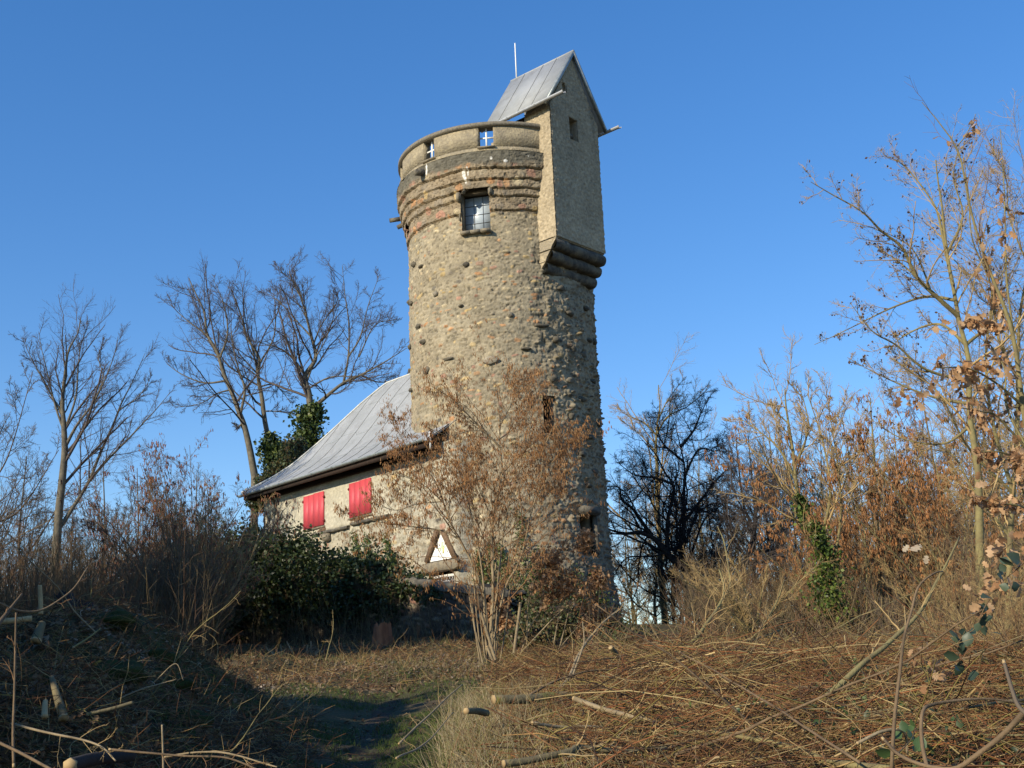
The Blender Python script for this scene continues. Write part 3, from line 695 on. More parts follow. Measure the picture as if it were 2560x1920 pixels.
# lintel stone above door
def rough_block(s0, s1, z0, z1, off, nm, mt, skew=0.):
    k = 24; ss = np.linspace(s0, s1, k); prf = []
    for s in ss:
        e = min(1, (s-s0)/.12+.55, (s1-s)/.12+.55)
        c = (z0+z1)/2+skew*(s-s0); h = (z1-z0)/2*e; q = [(off, -.8), (off*1.0, .6), (off*.7, 1), (-.03, 1), (-.03, -1), (off*.7, -1)]
        prf.append([hpz(s, a*e if a > 0 else a, c+b*h) for a, b in q])
    P = np.array(prf); P = P+(.018*vnoise(P, 5, 3)+.01*vnoise(P, 14, 4))[..., None]*HN+.015*vnoise(P, 4, 5)[..., None]*Z
    i = np.arange(k-1)[:, None]*6; j = np.arange(6)[None]; f = np.stack([i+j, i+(j+1) % 6, i+6+(j+1) % 6, i+6+j], -1).reshape(-1, 4)
    e0 = (k-1)*6; m_ = MB(); m_.add(P, np.concatenate([f, [[0, 1, 2, 3], [3, 4, 5, 0], [e0+3, e0+2, e0+1, e0], [e0, e0+5, e0+4, e0+3]]])); return m_.build(nm, mt, house, smooth=True)
rough_block(-1.45, .42, 5.30, 5.62, .16, 'door_lintel', M['sill'])
# triangular niche with its two slanting beams
ap = (-.56, 6.56); 
for (s0, z0, s1, z1, wd_) in ((.17, 5.64, -.42, 6.60, .17), (-1.27, 5.66, -.68, 6.56, .12)):
    a_ = hpz(s0, .03, z0); b_ = hpz(s1, .03, z1); d_ = b_-a_; nn = unit(np.cross(d_, HN)); m_ = MB()
    m_.cbox((a_+b_)/2, d_, HN*.16, nn*wd_); m_.cbox((a_+b_)/2+nn*.05*(1 if s0 > 0 else -1), d_*.98, HN*.19, nn*.05)
    m_.build('gable_stone', M['timber'], house)
# roof with bell-cast profile
PN = np.array([0, .10, .71, 1.37, 1.93, 2.62, 3.18, 3.6, 4.0]); PZ = np.array([13.45, 13.36, 12.70, 11.87, 11.18, 10.40, 9.93, 9.66, 9.42])
def rz(n): return np.interp(n, PN, PZ)
nn_ = np.linspace(0, 1, 28)*4.0
from_s = -.78
def roofP(s, n, side=1): return TC+HT*s+HN*n*side+Z*rz(np.abs(n))
m_ = MB(); ns = 60
for side in (1, -1):
    G = np.empty((28, ns, 3))
    for i, n in enumerate(nn_):
        for j in range(ns):
            s = from_s+(6.9+n*1.03-from_s)*j/(ns-1); G[i, j] = TC+HT*s+HN*n*side+Z*rz(n)
    f = grid_faces(28, ns); m_.add(G, f if side < 0 else f[:, ::-1]); m_.add(G-Z*.09, f[:, ::-1] if side < 0 else f)
    # eave edge
    a_ = G[-1]; b_ = G[-1]-Z*.09; v = np.concatenate([a_, b_]); j = np.arange(ns-1); m_.add(v, np.stack([j, j+1, j+1+ns, j+ns], -1))
G = np.empty((28, 20, 3))
for i, n in enumerate(nn_):
    for j in range(20): G[i, j] = TC+HT*(6.9+n*1.03)+HN*(n*(1-2*j/19))+Z*rz(n)
f = grid_faces(28, 20); m_.add(G, f); m_.add(G-Z*.09, f[:, ::-1]); a_ = G[-1]; v = np.concatenate([a_, a_-Z*.09]); j = np.arange(19); m_.add(v, np.stack([j, j+1, j+21, j+20], -1))
roof = m_.build('roof', M['roof'], house, smooth=True); sub(roof, house)
m_ = MB(); rr = np.random.default_rng(2)
for s in np.arange(-1.0, 10.6, 1.03):
    n0 = max(0, (s-6.9)/1.03+.05); ns_ = np.linspace(n0, 3.98, 18); P = np.stack([TC+HT*(s+.05*math.sin(n*1.7+s))+HN*n+Z*(rz(n)+.006) for n in ns_]); tubes(m_, P, np.full(18, .013), 4)
m_.build('roof_seam', M['seam'], roof)
m_ = MB()
for s0, s1, n in ((-.5, 8, 1.95), (-.5, 7.6, .9), (-.5, 9.3, 2.9)):
    q = []
    for s in np.linspace(s0, s1, 30):
        n_ = n+.16*(int(s/1.03) % 2); q.append(TC+HT*s+HN*n_+Z*(rz(n_)+.004))
    tubes(m_, np.array(q), np.full(30, .006), 4)
m_.build('lap_joint', M['zinc'], roof)
for side in (1, -1):
    P = np.stack([TC+HT*(6.9+n*1.03+.01)+HN*n*side+Z*(rz(n)+.03) for n in nn_]); m_ = MB(); tubes(m_, P, np.full(28, .035), 6); m_.build('hip_strip', M['verge'], roof, smooth=True)
m_ = MB(); tubes(m_, np.stack([TC+HT*-.7+Z*13.47, TC+HT*6.9+Z*13.47]), [.035, .035], 6); m_.build('ridge_strip', M['verge'], roof)
halfpipe(TC+HT*-.75+HN*4.06+Z*9.40, TC+HT*11.05+HN*4.06+Z*9.33, .085, 'gutter', M['zinc'], roof)
m_ = MB(); m_.box(hpz(-.7, -.02, 9.28), HT*(S1+1.1), HN*.66, Z*.05); m_.box(hpz(-.7, .57, 9.14), HT*(S1+1.15), HN*.06, Z*.2); m_.box(hpz(-.7, .0, 9.10), HT*(S1+.75), HN*.10, Z*.2)
m_.box(hpz(S1+.03, -6.5, 9.28), HT*.5, HN*6.4, Z*.05); m_.box(hpz(S1+.45, -6.6, 9.14), HT*.06, HN*7, Z*.2)
m_.build('eave_board', M['soffit'], house)
m_ = MB(); m_.box(hpz(-.80, .50, 9.08), HT*.05, HN*.05, Z*.55); m_.build('roof_end_trim', M['white'], house)

# triangular sign: thin board with painted plant and faint lettering marks
sg = thing('triangular_sign', 'white triangular board with green plant emblem above the door', 'sign', tuple(hpz(-.6, .06, 5.66)))
tri = [hpz(.02, .03, 5.655), hpz(-1.22, .03, 5.66), hpz(-.60, .03, 6.47)]
poly_prism('board', tri, HN*.02, M['sign'], sg, BASE[sg.name])
m_ = MB(); cc = (-.64, 6.02)
for ang, L_ in ((88, .24), (60, .12), (118, .15), (35, .20), (150, .12), (178, .24), (8, .20), (215, .18)):
    a = R(ang); d_ = HT*(-math.cos(a))+Z*math.sin(a); n_ = HT*math.sin(a)+Z*math.cos(a); o_ = hpz(cc[0], .052, cc[1])
    m_.add([o_, o_+d_*L_*.5+n_*.022, o_+d_*L_, o_+d_*L_*.5-n_*.022], [(0, 1, 2, 3)])
m_.build('leaf_emblem', M['signgreen'], sg)
m_ = MB(); m_.box(hpz(-.72, .051, 5.86), HT*.075, HN*.003, Z*.15); m_.box(hpz(-.70, .0515, 5.845), HT*.045, HN*.003, Z*.18); m_.build('fruit_emblem', M['signyellow'], sg)
m_ = MB(); x = -.14
for k, hh in enumerate((.075, .04, .04, .04, .05, .04, .04, .04, 0, .075, .04, .04, .04, .04, .04)):
    if hh:
        m_.box(hpz(x, .052, 5.715+.003*k), HT*-.010, HN*.002, Z*hh); m_.box(hpz(x-.012, .0525, 5.715+.003*k+(hh-.01)*(k % 2)), HT*-.026, HN*.002, Z*.01)
    x -= .062
m_.build('lettering', M['signgrey'], sg)

# ------------------------------------------------------------------ retaining wall
rng = np.random.default_rng(21)
rw = thing('retaining_wall', 'low dark retaining wall with a narrow slit, below the house, half buried in ivy', 'wall', (-3, 31.6, 2.9))
wl = spline([(-.05, 33.5, 0), (-.35, 31.6, 0), (*WALLP[0], 0), (*WALLP[1], 0), (*WALLP[2], 0), (*WALLP[3], 0)], 1200); _al = np.concatenate([[0], np.cumsum(np.linalg.norm(np.diff(wl, axis=0), axis=1))]); wl = np.stack([np.interp(np.linspace(0, _al[-1], 400), _al, wl[:, k]) for k in range(3)], -1); seg = np.linalg.norm(np.diff(wl, axis=0), axis=1).sum()
nv = 90; V = np.linspace(2.2, 1, nv); u = np.linspace(0, seg, 400); ztop = np.interp(u, [0, 3, 4.85, 5.8, 8, seg], [3.9, 4.03, 4.33, 4.55, 4.6, 4.6])
tt = np.linspace(0, 1, nv)[:, None]; Zg = 2.3+(ztop[None]-2.3)*tt; Ug = np.repeat(u[None], nv, 0)
P3 = np.stack([np.repeat(wl[None, :, 0], nv, 0), np.repeat(wl[None, :, 1], nv, 0), Zg], -1)
Vr = np.linspace(2.3, 4.6, nv)[:, None]+Ug*0
disp, col = masonry(Ug, Vr, P3, rng, rows=.16, size=1.1, dens=.7, hmul=1.3, mortar=(.13, .10, .075), pal_w=(2, 1, .3, .2, .8, 3, 3, 2)); col *= .75
tg = np.gradient(wl, axis=0); nr = unit(np.stack([tg[:, 1]*1, -tg[:, 0], tg[:, 0]*0], -1)); nr = np.where((nr[:, 1:2] > 0), -nr, nr)
P = P3+nr[None]*disp[..., None]
keep = ~((Ug > 3.3) & (Ug < 3.62) & (Zg > 3.05) & (Zg < 4.1))
m_ = MB(); m_.add(P, grid_faces(nv, 400, keep), col.reshape(-1, 3))
m_.build('wall_face', M['masonry'], rw, smooth=True, vcol=True)
m_ = MB(); A0 = np.stack([wl[:, 0], wl[:, 1], ztop], -1); pr = []
for off, dz in ((.07, -.12), (.09, .02), (0, .09), (-.35, .09), (-.45, -.02)): pr.append(A0+nr*off+Z*dz+(.03*vnoise(A0, 3, int(off*100)+50))[:, None]*Z)
P = np.stack(pr, 0); m_.add(P, grid_faces(5, 400)); m_.build('wall_coping', M['darkstone'], rw, smooth=True)
i0 = int(3.46/seg*400); c_ = wl[i0]; m_ = MB(); tn = unit(tg[i0]); m_.cbox(c_-nr[i0]*.3+Z*3.55, tn*.7, nr[i0]*.04, Z*1.5)
for s in (-.2, .2): m_.cbox(c_-nr[i0]*.14+tn*s+Z*3.55, tn*.04, nr[i0]*.3, Z*1.3)
m_.build('slit_recess', M['black'], rw)

# ------------------------------------------------------------------ vegetation tools
rng = np.random.default_rng(77)
def limb_world(pts, Y, m=26, ox=0, oy=0, sc=1., depth=0.):
    """photo-pixel polyline at distance Y -> world polyline; depth = how far the tip comes forward/back"""
    q = []; n = len(pts)
    for i, p in enumerate(pts):
        dd = p[2] if len(p) > 2 else 0
        q.append(atY(ox+p[0]*sc, oy+p[1]*sc, Y+dd+depth*i/(n-1)))
    return spline(q, m)
def branchset(P, Rd, levels, rng):
    """successive generations; returns list of (P,R)"""
    out = []; cp, cr = P, Rd
    for (per, t0, ang, spread, lr, rr, m, wander, trop, minr) in levels:
        S, D, L_, r_ = sprout(cp, cr, per, t0, .98, ang, spread, lr, rr, rng, minr=minr)
        np_, nr = grow(S, D, L_, r_, m, wander, trop, rng, rend=.4)
        out.append((np_, nr)); cp, cr = np_, nr
    return out
LEAFQ = [(-.0, 0), (.25, .30), (.55, .34), (.8, .2), (1., 0)]
def leaves(mb, C, size, rng, cols, down=0., long=1.5, lobed=False, flat=0.):
    """folded leaves: midrib + two halves"""
    C = np.asarray(C); n = len(C); size = np.broadcast_to(size, (n,))[:, None]*rng.uniform(.6, 1.25, (n, 1))
    D = rng.normal(0, 1, (n, 3)); D[:, 2] -= down; D[:, 2] *= (1-flat); D = unit(D)
    rv = rng.normal(0, 1, (n, 3)); rv[:, 2] *= (1+3*flat) if flat else 1
    if flat: rv = rng.normal(0, .35, (n, 3))+[0, 0, 1]
    Nn = unit(np.cross(np.cross(D, rv), D)); Sd = np.cross(D, Nn)
    if lobed: st_ = [(0, .03), (.2, .26), (.34, .13), (.5, .36), (.64, .18), (.8, .28), (1., .04)]
    else: st_ = [(0, .04), (.35, .36), (.7, .28), (1., .03)]
    curl = rng.uniform(-.5, .5, (n, 1)); V = []
    for t, w_ in st_:
        c = C+D*size*t+Nn*size*curl*t*t
        V += [c-Sd*size*w_*1.5/long+Nn*size*w_*.35, c, c+Sd*size*w_*1.5/long+Nn*size*w_*.35]
    V = np.stack(V, 1); k = len(st_); f = []
    for i in range(k-1):
        a = i*3; f += [[a, a+1, a+4, a+3], [a+1, a+2, a+5, a+4]]
    f = (np.array(f)[None]+(np.arange(n)*k*3)[:, None, None]).reshape(-1, 4)
    cols = np.asarray(cols); 
    if cols.ndim == 1: cols = np.tile(cols, (n, 1))
    mb.add(V.reshape(-1, 3), f, np.repeat(cols, k*3, 0))
def quads_leaf(mb, C, size, rng, cols):
    """single bent quads for far, small leaves"""
    n = len(C); s = size*rng.uniform(.6, 1.3, (n, 1)); a = unit(rng.normal(0, 1, (n, 3))); b = unit(np.cross(a, rng.normal(0, 1, (n, 3))))
    V = np.stack([C-a*s*.5, C+b*s*.42, C+a*s*.5, C-b*s*.42], 1).reshape(-1, 3); i = np.arange(n)[:, None]*4+np.arange(4)
    mb.add(V, i, np.repeat(cols, 4, 0))
def pick(pal, n, rng, var=.2):
    pal = np.array(pal, float); return pal[rng.integers(len(pal), size=n)]*(1+rng.uniform(-var, var, (n, 1)))
IVY = [(.05, .085, .025), (.07, .11, .03), (.035, .06, .02), (.10, .135, .035), (.16, .19, .05)]
IVYD = [(.035, .055, .018), (.05, .075, .022), (.028, .045, .018), (.075, .10, .03)]
OAK = [(.58, .37, .20), (.48, .27, .13), (.66, .45, .27), (.40, .22, .11)]
CAT = [(.52, .28, .11), (.45, .22, .09), (.60, .36, .17), (.36, .17, .07)]

def spawn_tree(name, label, cat, limbs, Y, levels, mb_mat, tw_mat, rng, group=None, depthj=.35, base=None, **kw):
    """limbs: list of (pixel pts, r0, r1). First is the trunk."""
    P = []; Rr = []
    for i, (pts, r0, r1) in enumerate(limbs):
        lat = abs(pts[-1][0]-pts[0][0])*kw.get('sc', 1)/F*Y
        dep = 0 if i == 0 else rng.choice([-1, 1])*rng.uniform(.2, 1)*depthj*(lat+.5)
        Yb = Y
        if i:      # start each limb on the nearest point of the limbs already laid
            sx, sy = kw.get('ox', 0)+pts[0][0]*kw.get('sc', 1), kw.get('oy', 0)+pts[0][1]*kw.get('sc', 1); Q_ = np.concatenate(P); qx, qy = proj(Q_); Yb = Q_[np.argmin((qx-sx)**2+(qy-sy)**2), 1]
            if Yb+dep > Y+1.2*depthj*4 or Yb+dep < Y-1.2*depthj*4: dep = -dep
        P.append(limb_world(pts, Yb, 26, depth=dep, **kw)); Rr.append(r0+(r1-r0)*np.linspace(0, 1, 26)**.8)
    P = np.array(P); Rr = np.array(Rr)
    wob = .012*np.linalg.norm(P[:, -1]-P[:, 0], axis=1)[:, None, None]*np.stack([vnoise(P, 1.1, 3), vnoise(P, 1.1, 4), vnoise(P, 1.1, 5)], -1)
    P = P+wob*np.linspace(0, 1, 26)[None, :, None]
    for i in range(1, len(P)):      # and close the joint exactly
        Q_ = P[:i].reshape(-1, 3); q_ = Q_[np.argmin(((Q_-P[i, 0])**2).sum(1))]; dj = q_-P[i, 0]
        if np.linalg.norm(dj) < .35: P[i] = P[i]+dj*(np.linspace(1, 0, 26)**2)[:, None]
    b = P[0, 0].copy()
    z0 = hgt(b[0], b[1], False)-.15
    if base == 'ground' and b[2] > z0:       # carry the trunk down to the ground
        ext = np.stack([np.array([b[0]-.1*(b[2]-z0)*0, b[1], z0]), b]); 
    else: ext = None
    t = thing(name, label, cat, (b[0], b[1], z0 if ext is not None else b[2]), group)
    m_ = MB(); tubes(m_, P, Rr, 6)
    if ext is not None: tubes(m_, ext, [Rr[0, 0]*1.25, Rr[0, 0]], 6)
    m_.build('trunk', mb_mat, t, smooth=True)
    gens = branchset(P, Rr, levels, rng)
    m_ = MB()
    for i, (p, r) in enumerate(gens): tubes(m_, p, r, 4 if i == 0 else 3)
    m_.build('crown', tw_mat, t)
    return t, P, gens
def px(pts, ox, oy, sc): return [(ox+p[0]*sc, oy+p[1]*sc, *p[2:]) for p in pts]

# levels: per, t0, angle, spread, lenratio, radratio, m, wander, tropism, minr
LV_TREE = [(12, .18, 40, 14, .52, .55, 8, .13, .07, .011), (10, .15, 40, 15, .50, .6, 6, .15, .06, .0065), (7, .1, 40, 18, .55, .6, 4, .16, .05, .0045)]

# ------------------------------------------------------------------ big trees behind the house (left)
k_ = (380, 640, .3616)
t1 = [(px([(710, 1520), (660, 1260), (612, 1090), (520, 880), (460, 700), (385, 520), (330, 330), (250, 150)], *k_), .16, .02),
      (px([(612, 1090), (640, 920), (600, 790), (560, 640), (545, 470)], *k_), .07, .015),
      (px([(505, 870), (360, 880), (210, 820), (100, 745)], *k_), .055, .01), (px([(462, 705), (390, 560), (250, 450), (110, 320)], *k_), .06, .01),
      (px([(462, 705), (520, 540), (500, 360), (420, 160)], *k_), .06, .01), (px([(530, 930), (440, 955), (330, 1020), (150, 1050)], *k_), .045, .01),
      (px([(400, 620), (340, 520), (300, 350), (240, 200)], *k_), .04, .01), (px([(640, 1160), (600, 1185), (560, 1155)], *k_), .05, .03)]
spawn_tree('ash_tree', 'tall bare tree behind the roof, leftmost of the three, its trunk leaning left', 'tree', t1, 50, LV_TREE, M['bark_grey'], M['twig_grey'], rng, base='ground')
t2 = [(px([(870, 1440), (800, 1240), (760, 1000), (736, 830), (735, 700), (650, 540), (600, 380), (550, 230)], *k_), .14, .02),
      (px([(740, 760), (840, 570), (850, 360), (830, 230)], *k_), .05, .01), (px([(736, 820), (690, 620), (640, 420), (615, 190)], *k_), .05, .01),
      (px([(745, 910), (840, 890), (900, 940), (960, 1020)], *k_), .04, .01), (px([(775, 1050), (880, 1070), (990, 1100)], *k_), .04, .012), (px([(736, 830), (620, 700), (580, 640), (480, 560)], *k_), .04, .01)]
ta, _, _ = spawn_tree('ash_tree', 'slender bare tree behind the roof, middle of the three, ivy at its foot', 'tree', t2, 51, LV_TREE, M['bark_grey'], M['twig_grey'], rng, base='ground')
t3 = [(px([(1080, 1400), (1100, 1150), (1085, 950), (1055, 830), (1135, 710), (1100, 560), (1040, 330), (950, 110)], *k_), .20, .02),
      (px([(1055, 830), (960, 700), (860, 630), (690, 590)], *k_), .07, .01), (px([(1110, 1070), (1210, 980), (1330, 880), (1450, 820), (1600, 740), (1760, 640)], *k_), .11, .012),
      (px([(1330, 880), (1360, 690), (1360, 480), (1330, 250), (1310, 60)], *k_), .06, .008), (px([(1360, 700), (1440, 560), (1490, 350), (1570, 130)], *k_), .045, .008),
      (px([(1100, 880), (1150, 700), (1210, 560), (1290, 300)], *k_), .05, .008), (px([(1120, 910), (1250, 835), (1400, 830), (1560, 800)], *k_), .045, .01),
      (px([(1450, 820), (1560, 870), (1680, 860), (1760, 820)], *k_), .04, .008), (px([(1100, 560), (1000, 450), (880, 320), (780, 250)], *k_), .045, .008), (px([(1110, 600), (1170, 470), (1270, 330), (1290, 280)], *k_), .04, .008), (px([(1430, 700), (1540, 480), (1690, 440)], *k_), .035, .008),
      (px([(1040, 330), (1000, 200), (830, 60)], *k_), .03, .006), (px([(1120, 640), (1060, 420), (970, 260), (930, 60)], *k_), .035, .006)]
tb, P3_, _ = spawn_tree('ash_tree', 'broad bare tree nearest the tower behind the grey roof, trunk wrapped in ivy', 'tree', t3, 49, LV_TREE, M['bark_grey'], M['twig_grey'], rng, base='ground')
def ivy_on(parent, pts, Y, rad_, n, size, cols, kk, wig=1.):
    L_ = limb_world(px(pts, *kk), Y, 40); u_ = rng.random(n); i = (u_*38).astype(int)
    r_ = np.interp(u_, [0, .2, .8, 1], [rad_[0], rad_[0], rad_[1], rad_[1]*.5])*np.abs(1+.45*vnoise(L_[i], .9, 5))
    C = L_[i]+rng.normal(0, .5, (n, 3))*r_[:, None]*[1, 1, .8]
    m_ = MB(); quads_leaf(m_, C, size, rng, pick(cols, n, rng, .3)); m_.build('ivy', M['leaf'], parent, vcol=True)
ivy_on(tb, [(1080, 1400), (1075, 1250), (1095, 1100), (1140, 1050)], 48.9, (.75, .40), 4200, .15, IVY, k_)
ivy_on(ta, [(870, 1480), (835, 1350), (815, 1230)], 50.9, (.7, .35), 2400, .15, IVY, k_)
# evergreens peeping over the eave
def bushmass(name, label, cat, ctrs, n, size, cols, group=None, stem=True, core=.62):
    """ctrs: (x,y,z,rx,ry,rz) ellipsoids of foliage"""
    c0 = np.array(ctrs[0][:3]); z0 = float(hgt(c0[0], c0[1], False))
    t = thing(name, label, cat, (c0[0], c0[1], z0), group); mb_ = MB(); tot = sum(c[3]*c[5] for c in ctrs); mk = MB()
    for j, c in enumerate(ctrs):
        k = int(n*c[3]*c[5]/tot); d = unit(rng.normal(0, 1, (k, 3))); r = rng.random((k, 1))**.4*(1+.3*vnoise(d*1.0+j, 2.2, j)[:, None]+.16*vnoise(d+j, 6, j)[:, None])
        C = np.array(c[:3])+d*r*np.array(c[3:]); cc = pick(cols, k, rng, .3)
        quads_leaf(mb_, C, size, rng, cc)
        P, f = boulder(np.array(c[:3]), c[3]*core, c[4]*core, c[5]*core, (0, -1, 0), j); mk = MB(); mk.add(P, f); mk.build('light_block_core', M['soil'], t, smooth=True)  # added dark blob inside the leaves, blocks light and makes shadows opaque
    mb_.build('foliage', M['leaf'], t, vcol=True)
    if stem:
        mt_ = MB(); tubes(mt_, np.array([[c0[0], c0[1], z0-.1], [c0[0]+.05, c0[1], (z0+c0[2])/2], c0]), [.10, .08, .05], 6); mt_.build('trunk', M['bark_brown'], t)
    return t
def pt(x, y, Y): return tuple(atY(x, y, Y))
p1 = pt(722, 1140, 47); p2 = pt(700, 1180, 47); p3 = pt(748, 1120, 47.6)
bushmass('yew_tree', 'dark green yew crown rising just behind the low left end of the roof', 'tree', [(*p1, .42, .5, .8), (*p2, .55, .5, .5), (*p3, .3, .4, .5), (*pt(668, 1205, 47), .5, .5, .4), (*pt(650, 1250, 47), .6, .5, .6)], 6000, .11, [(.05, .08, .04), (.07, .10, .04), (.10, .11, .04), (.16, .12, .05)])
bushmass('yew_tree', 'dark green bush behind the left corner of the house, above the ivy', 'bush', [(*pt(628, 1370, 44.5), .6, .6, .9), (*pt(640, 1450, 44), 1.0, .9, 1.0)], 5000, .12, IVYD)

# ------------------------------------------------------------------ tall pale tree at left
k_ = (0, 600, .5426)
tl = [(px([(238, 1700), (262, 1380), (290, 1050), (296, 900), (292, 760), (305, 620), (335, 480), (372, 350)], *k_), .19, .012),
      (px([(275, 1345), (345, 1235), (420, 1100), (500, 910), (560, 770), (610, 660), (665, 520)], *k_), .09, .008),
      (px([(425, 1095), (500, 1010), (600, 910), (700, 800), (780, 700)], *k_), .06, .008), (px([(298, 960), (350, 865), (430, 745), (500, 600), (545, 440)], *k_), .07, .008),
      (px([(292, 790), (235, 700), (155, 560), (100, 450)], *k_), .05, .006), (px([(300, 900), (350, 740), (360, 600), (375, 480), (410, 380)], *k_), .05, .006),
      (px([(285, 880), (250, 760), (215, 600), (175, 420)], *k_), .05, .006), (px([(545, 790), (640, 720), (700, 620)], *k_), .03, .006), (px([(430, 745), (470, 640), (450, 540), (480, 470)], *k_), .03, .006)]
spawn_tree('maple_tree', 'tall slim pale-trunked bare tree at left with a forking V-shaped crown', 'tree', tl, 40, [(13, .2, 32, 10, .42, .5, 8, .10, .05, .009), (11, .15, 36, 12, .5, .55, 6, .13, .04, .005), (7, .1, 38, 15, .55, .6, 4, .14, .04, .0032)], M['bark_grey'], M['twig_grey'], rng, base='ground', depthj=.3)

# ------------------------------------------------------------------ right: dark tree and pale tree behind
k_ = (1400, 900, .422)
td = [(px([(880, 1620), (840, 1420), (765, 1270), (640, 1160), (565, 1065), (480, 1022), (385, 1025), (290, 1000)], *k_), .22, .03),
      (px([(560, 1060), (440, 890), (370, 830), (350, 760), (280, 745)], *k_), .08, .012), (px([(800, 1310), (725, 1160), (735, 1000), (735, 800), (738, 600), (690, 380)], *k_), .15, .012),
      (px([(740, 960), (860, 800), (960, 680), (1010, 640)], *k_), .07, .01), (px([(735, 520), (800, 420), (830, 330), (880, 220)], *k_), .06, .01),
      (px([(655, 1150), (650, 960), (680, 760), (620, 670), (560, 550), (470, 450)], *k_), .09, .01), (px([(845, 1580), (770, 1400), (680, 1310), (550, 1350)], *k_), .07, .01),
      (px([(680, 740), (560, 700), (440, 680), (330, 600)], *k_), .06, .01), (px([(740, 700), (820, 540), (920, 540), (960, 520)], *k_), .05, .01), (px([(735, 620), (600, 480), (590, 330)], *k_), .05, .01),
      (px([(870, 1540), (960, 1300), (900, 1290), (830, 1330)], *k_), .07, .02), (px([(690, 1100), (560, 1160), (400, 1170), (330, 1250)], *k_), .05, .01), (px([(760, 870), (880, 900), (960, 1000)], *k_), .05, .01)]
LVD = [(15, .08, 50, 18, .62, .5, 9, .2, .03, .010), (13, .1, 48, 20, .55, .55, 6, .22, .02, .006), (8, .1, 45, 20, .6, .6, 4, .22, .02, .0045)]
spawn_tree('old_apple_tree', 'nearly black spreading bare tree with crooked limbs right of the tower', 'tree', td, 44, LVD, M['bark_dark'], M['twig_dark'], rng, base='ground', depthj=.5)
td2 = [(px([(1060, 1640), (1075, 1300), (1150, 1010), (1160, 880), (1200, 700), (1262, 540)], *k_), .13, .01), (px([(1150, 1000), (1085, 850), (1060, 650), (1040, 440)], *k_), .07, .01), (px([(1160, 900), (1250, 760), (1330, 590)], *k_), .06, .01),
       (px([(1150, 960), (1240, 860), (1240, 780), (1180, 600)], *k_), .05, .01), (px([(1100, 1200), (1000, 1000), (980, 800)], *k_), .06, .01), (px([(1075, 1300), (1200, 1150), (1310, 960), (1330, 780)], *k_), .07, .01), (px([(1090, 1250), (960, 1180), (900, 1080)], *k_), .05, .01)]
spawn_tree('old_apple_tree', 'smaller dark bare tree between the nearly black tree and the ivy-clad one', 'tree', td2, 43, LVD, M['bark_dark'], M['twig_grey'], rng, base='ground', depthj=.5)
tp = [(px([(632, 1640), (600, 1300), (582, 900), (575, 600), (580, 400), (592, 140)], *k_), .17, .02),
      (px([(580, 430), (640, 330), (760, 270), (890, 160)], *k_), .05, .008), (px([(575, 460), (500, 380), (400, 330), (340, 285)], *k_), .05, .008), (px([(580, 380), (640, 240), (740, 100)], *k_), .04, .008),
      (px([(575, 560), (470, 440), (360, 360)], *k_), .04, .008), (px([(582, 880), (500, 760), (400, 740)], *k_), .04, .01)]
spawn_tree('oak_tree', 'pale straight-trunked bare tree standing behind the nearly black tree', 'tree', tp, 52, LV_TREE, M['bark_green'], M['twig_pale'], rng, base='ground')
ti = [(px([(1700, 1560), (1620, 1300), (1540, 1050), (1440, 900), (1400, 750), (1380, 520), (1340, 300), (1330, 170)], *k_), 0.0990, 0.0099),
      (px([(1400, 700), (1300, 520), (1180, 420), (1050, 340)], *k_), 0.0330, 0.0053), (px([(1395, 640), (1470, 400), (1420, 170)], *k_), 0.0330, 0.0053), (px([(1540, 1050), (1600, 800), (1560, 500), (1460, 190)], *k_), 0.0462, 0.0066), (px([(1350, 380), (1270, 300), (1230, 260)], *k_), 0.0198, 0.0040),
      (px([(1600, 1240), (1660, 900), (1640, 600), (1580, 250)], *k_), 0.0396, 0.0053)]
tv_, _, _ = spawn_tree('oak_tree', 'bare leaning tree with bright green ivy up its trunk, right of the black tree', 'tree', ti, 25, LV_TREE, M['bark_green'], M['twig_pale'], rng, base='ground')
ivy_on(tv_, [(1640, 1500), (1570, 1350), (1590, 1200), (1540, 1060), (1450, 920), (1410, 780)], 24.9, (.34, .20), 2800, .08, [(.09, .14, .03), (.13, .19, .035), (.06, .10, .025), (.18, .22, .05)], k_)

# ------------------------------------------------------------------ right foreground oak and saplings
k_ = (2000, 200, .603)
to = [(px([(750, 2300), (745, 1900), (735, 1650), (712, 1400), (695, 1150), (650, 980), (622, 800), (603, 620), (600, 480), (560, 330)], *k_), .075, .010),
      (px([(645, 965), (560, 890), (475, 805), (420, 690), (330, 625), (250, 545), (130, 470), (45, 420)], *k_), .045, .005), (px([(580, 830), (565, 650), (545, 510), (440, 370), (365, 320)], *k_), .035, .005),
      (px([(690, 1100), (600, 1020), (520, 1020), (420, 1070), (380, 1110)], *k_), .03, .005), (px([(630, 890), (520, 885), (400, 930), (250, 1005), (60, 1100)], *k_), .03, .004), (px([(475, 805), (400, 745), (300, 680)], *k_), .02, .004),
      (px([(700, 1250), (520, 1200), (400, 1100), (300, 1040), (210, 920)], *k_), .03, .004), (px([(710, 1380), (560, 1330), (380, 1250), (200, 1150)], *k_), .03, .004), (px([(560, 890), (470, 700), (330, 620)], *k_), .02, .004),
      (px([(715, 1100), (800, 1000), (820, 850), (900, 700)], *k_), .03, .004), (px([(620, 720), (680, 560), (640, 400), (660, 260)], *k_), .025, .004), (px([(720, 1420), (600, 1500), (420, 1480), (250, 1380)], *k_), .025, .004)]
oak, PO, go = spawn_tree('oak_tree', 'tall bare lichened oak at the right edge reaching high into the sky', 'tree', to, 18, [(13, .15, 45, 14, .34, .5, 8, .17, .03, .006), (10, .15, 45, 16, .52, .55, 6, .2, .04, .0032), (6, .1, 45, 18, .5, .6, 4, .2, .05, .0024)], M['bark_green'], M['twig_pale'], rng, base='ground', depthj=.45)
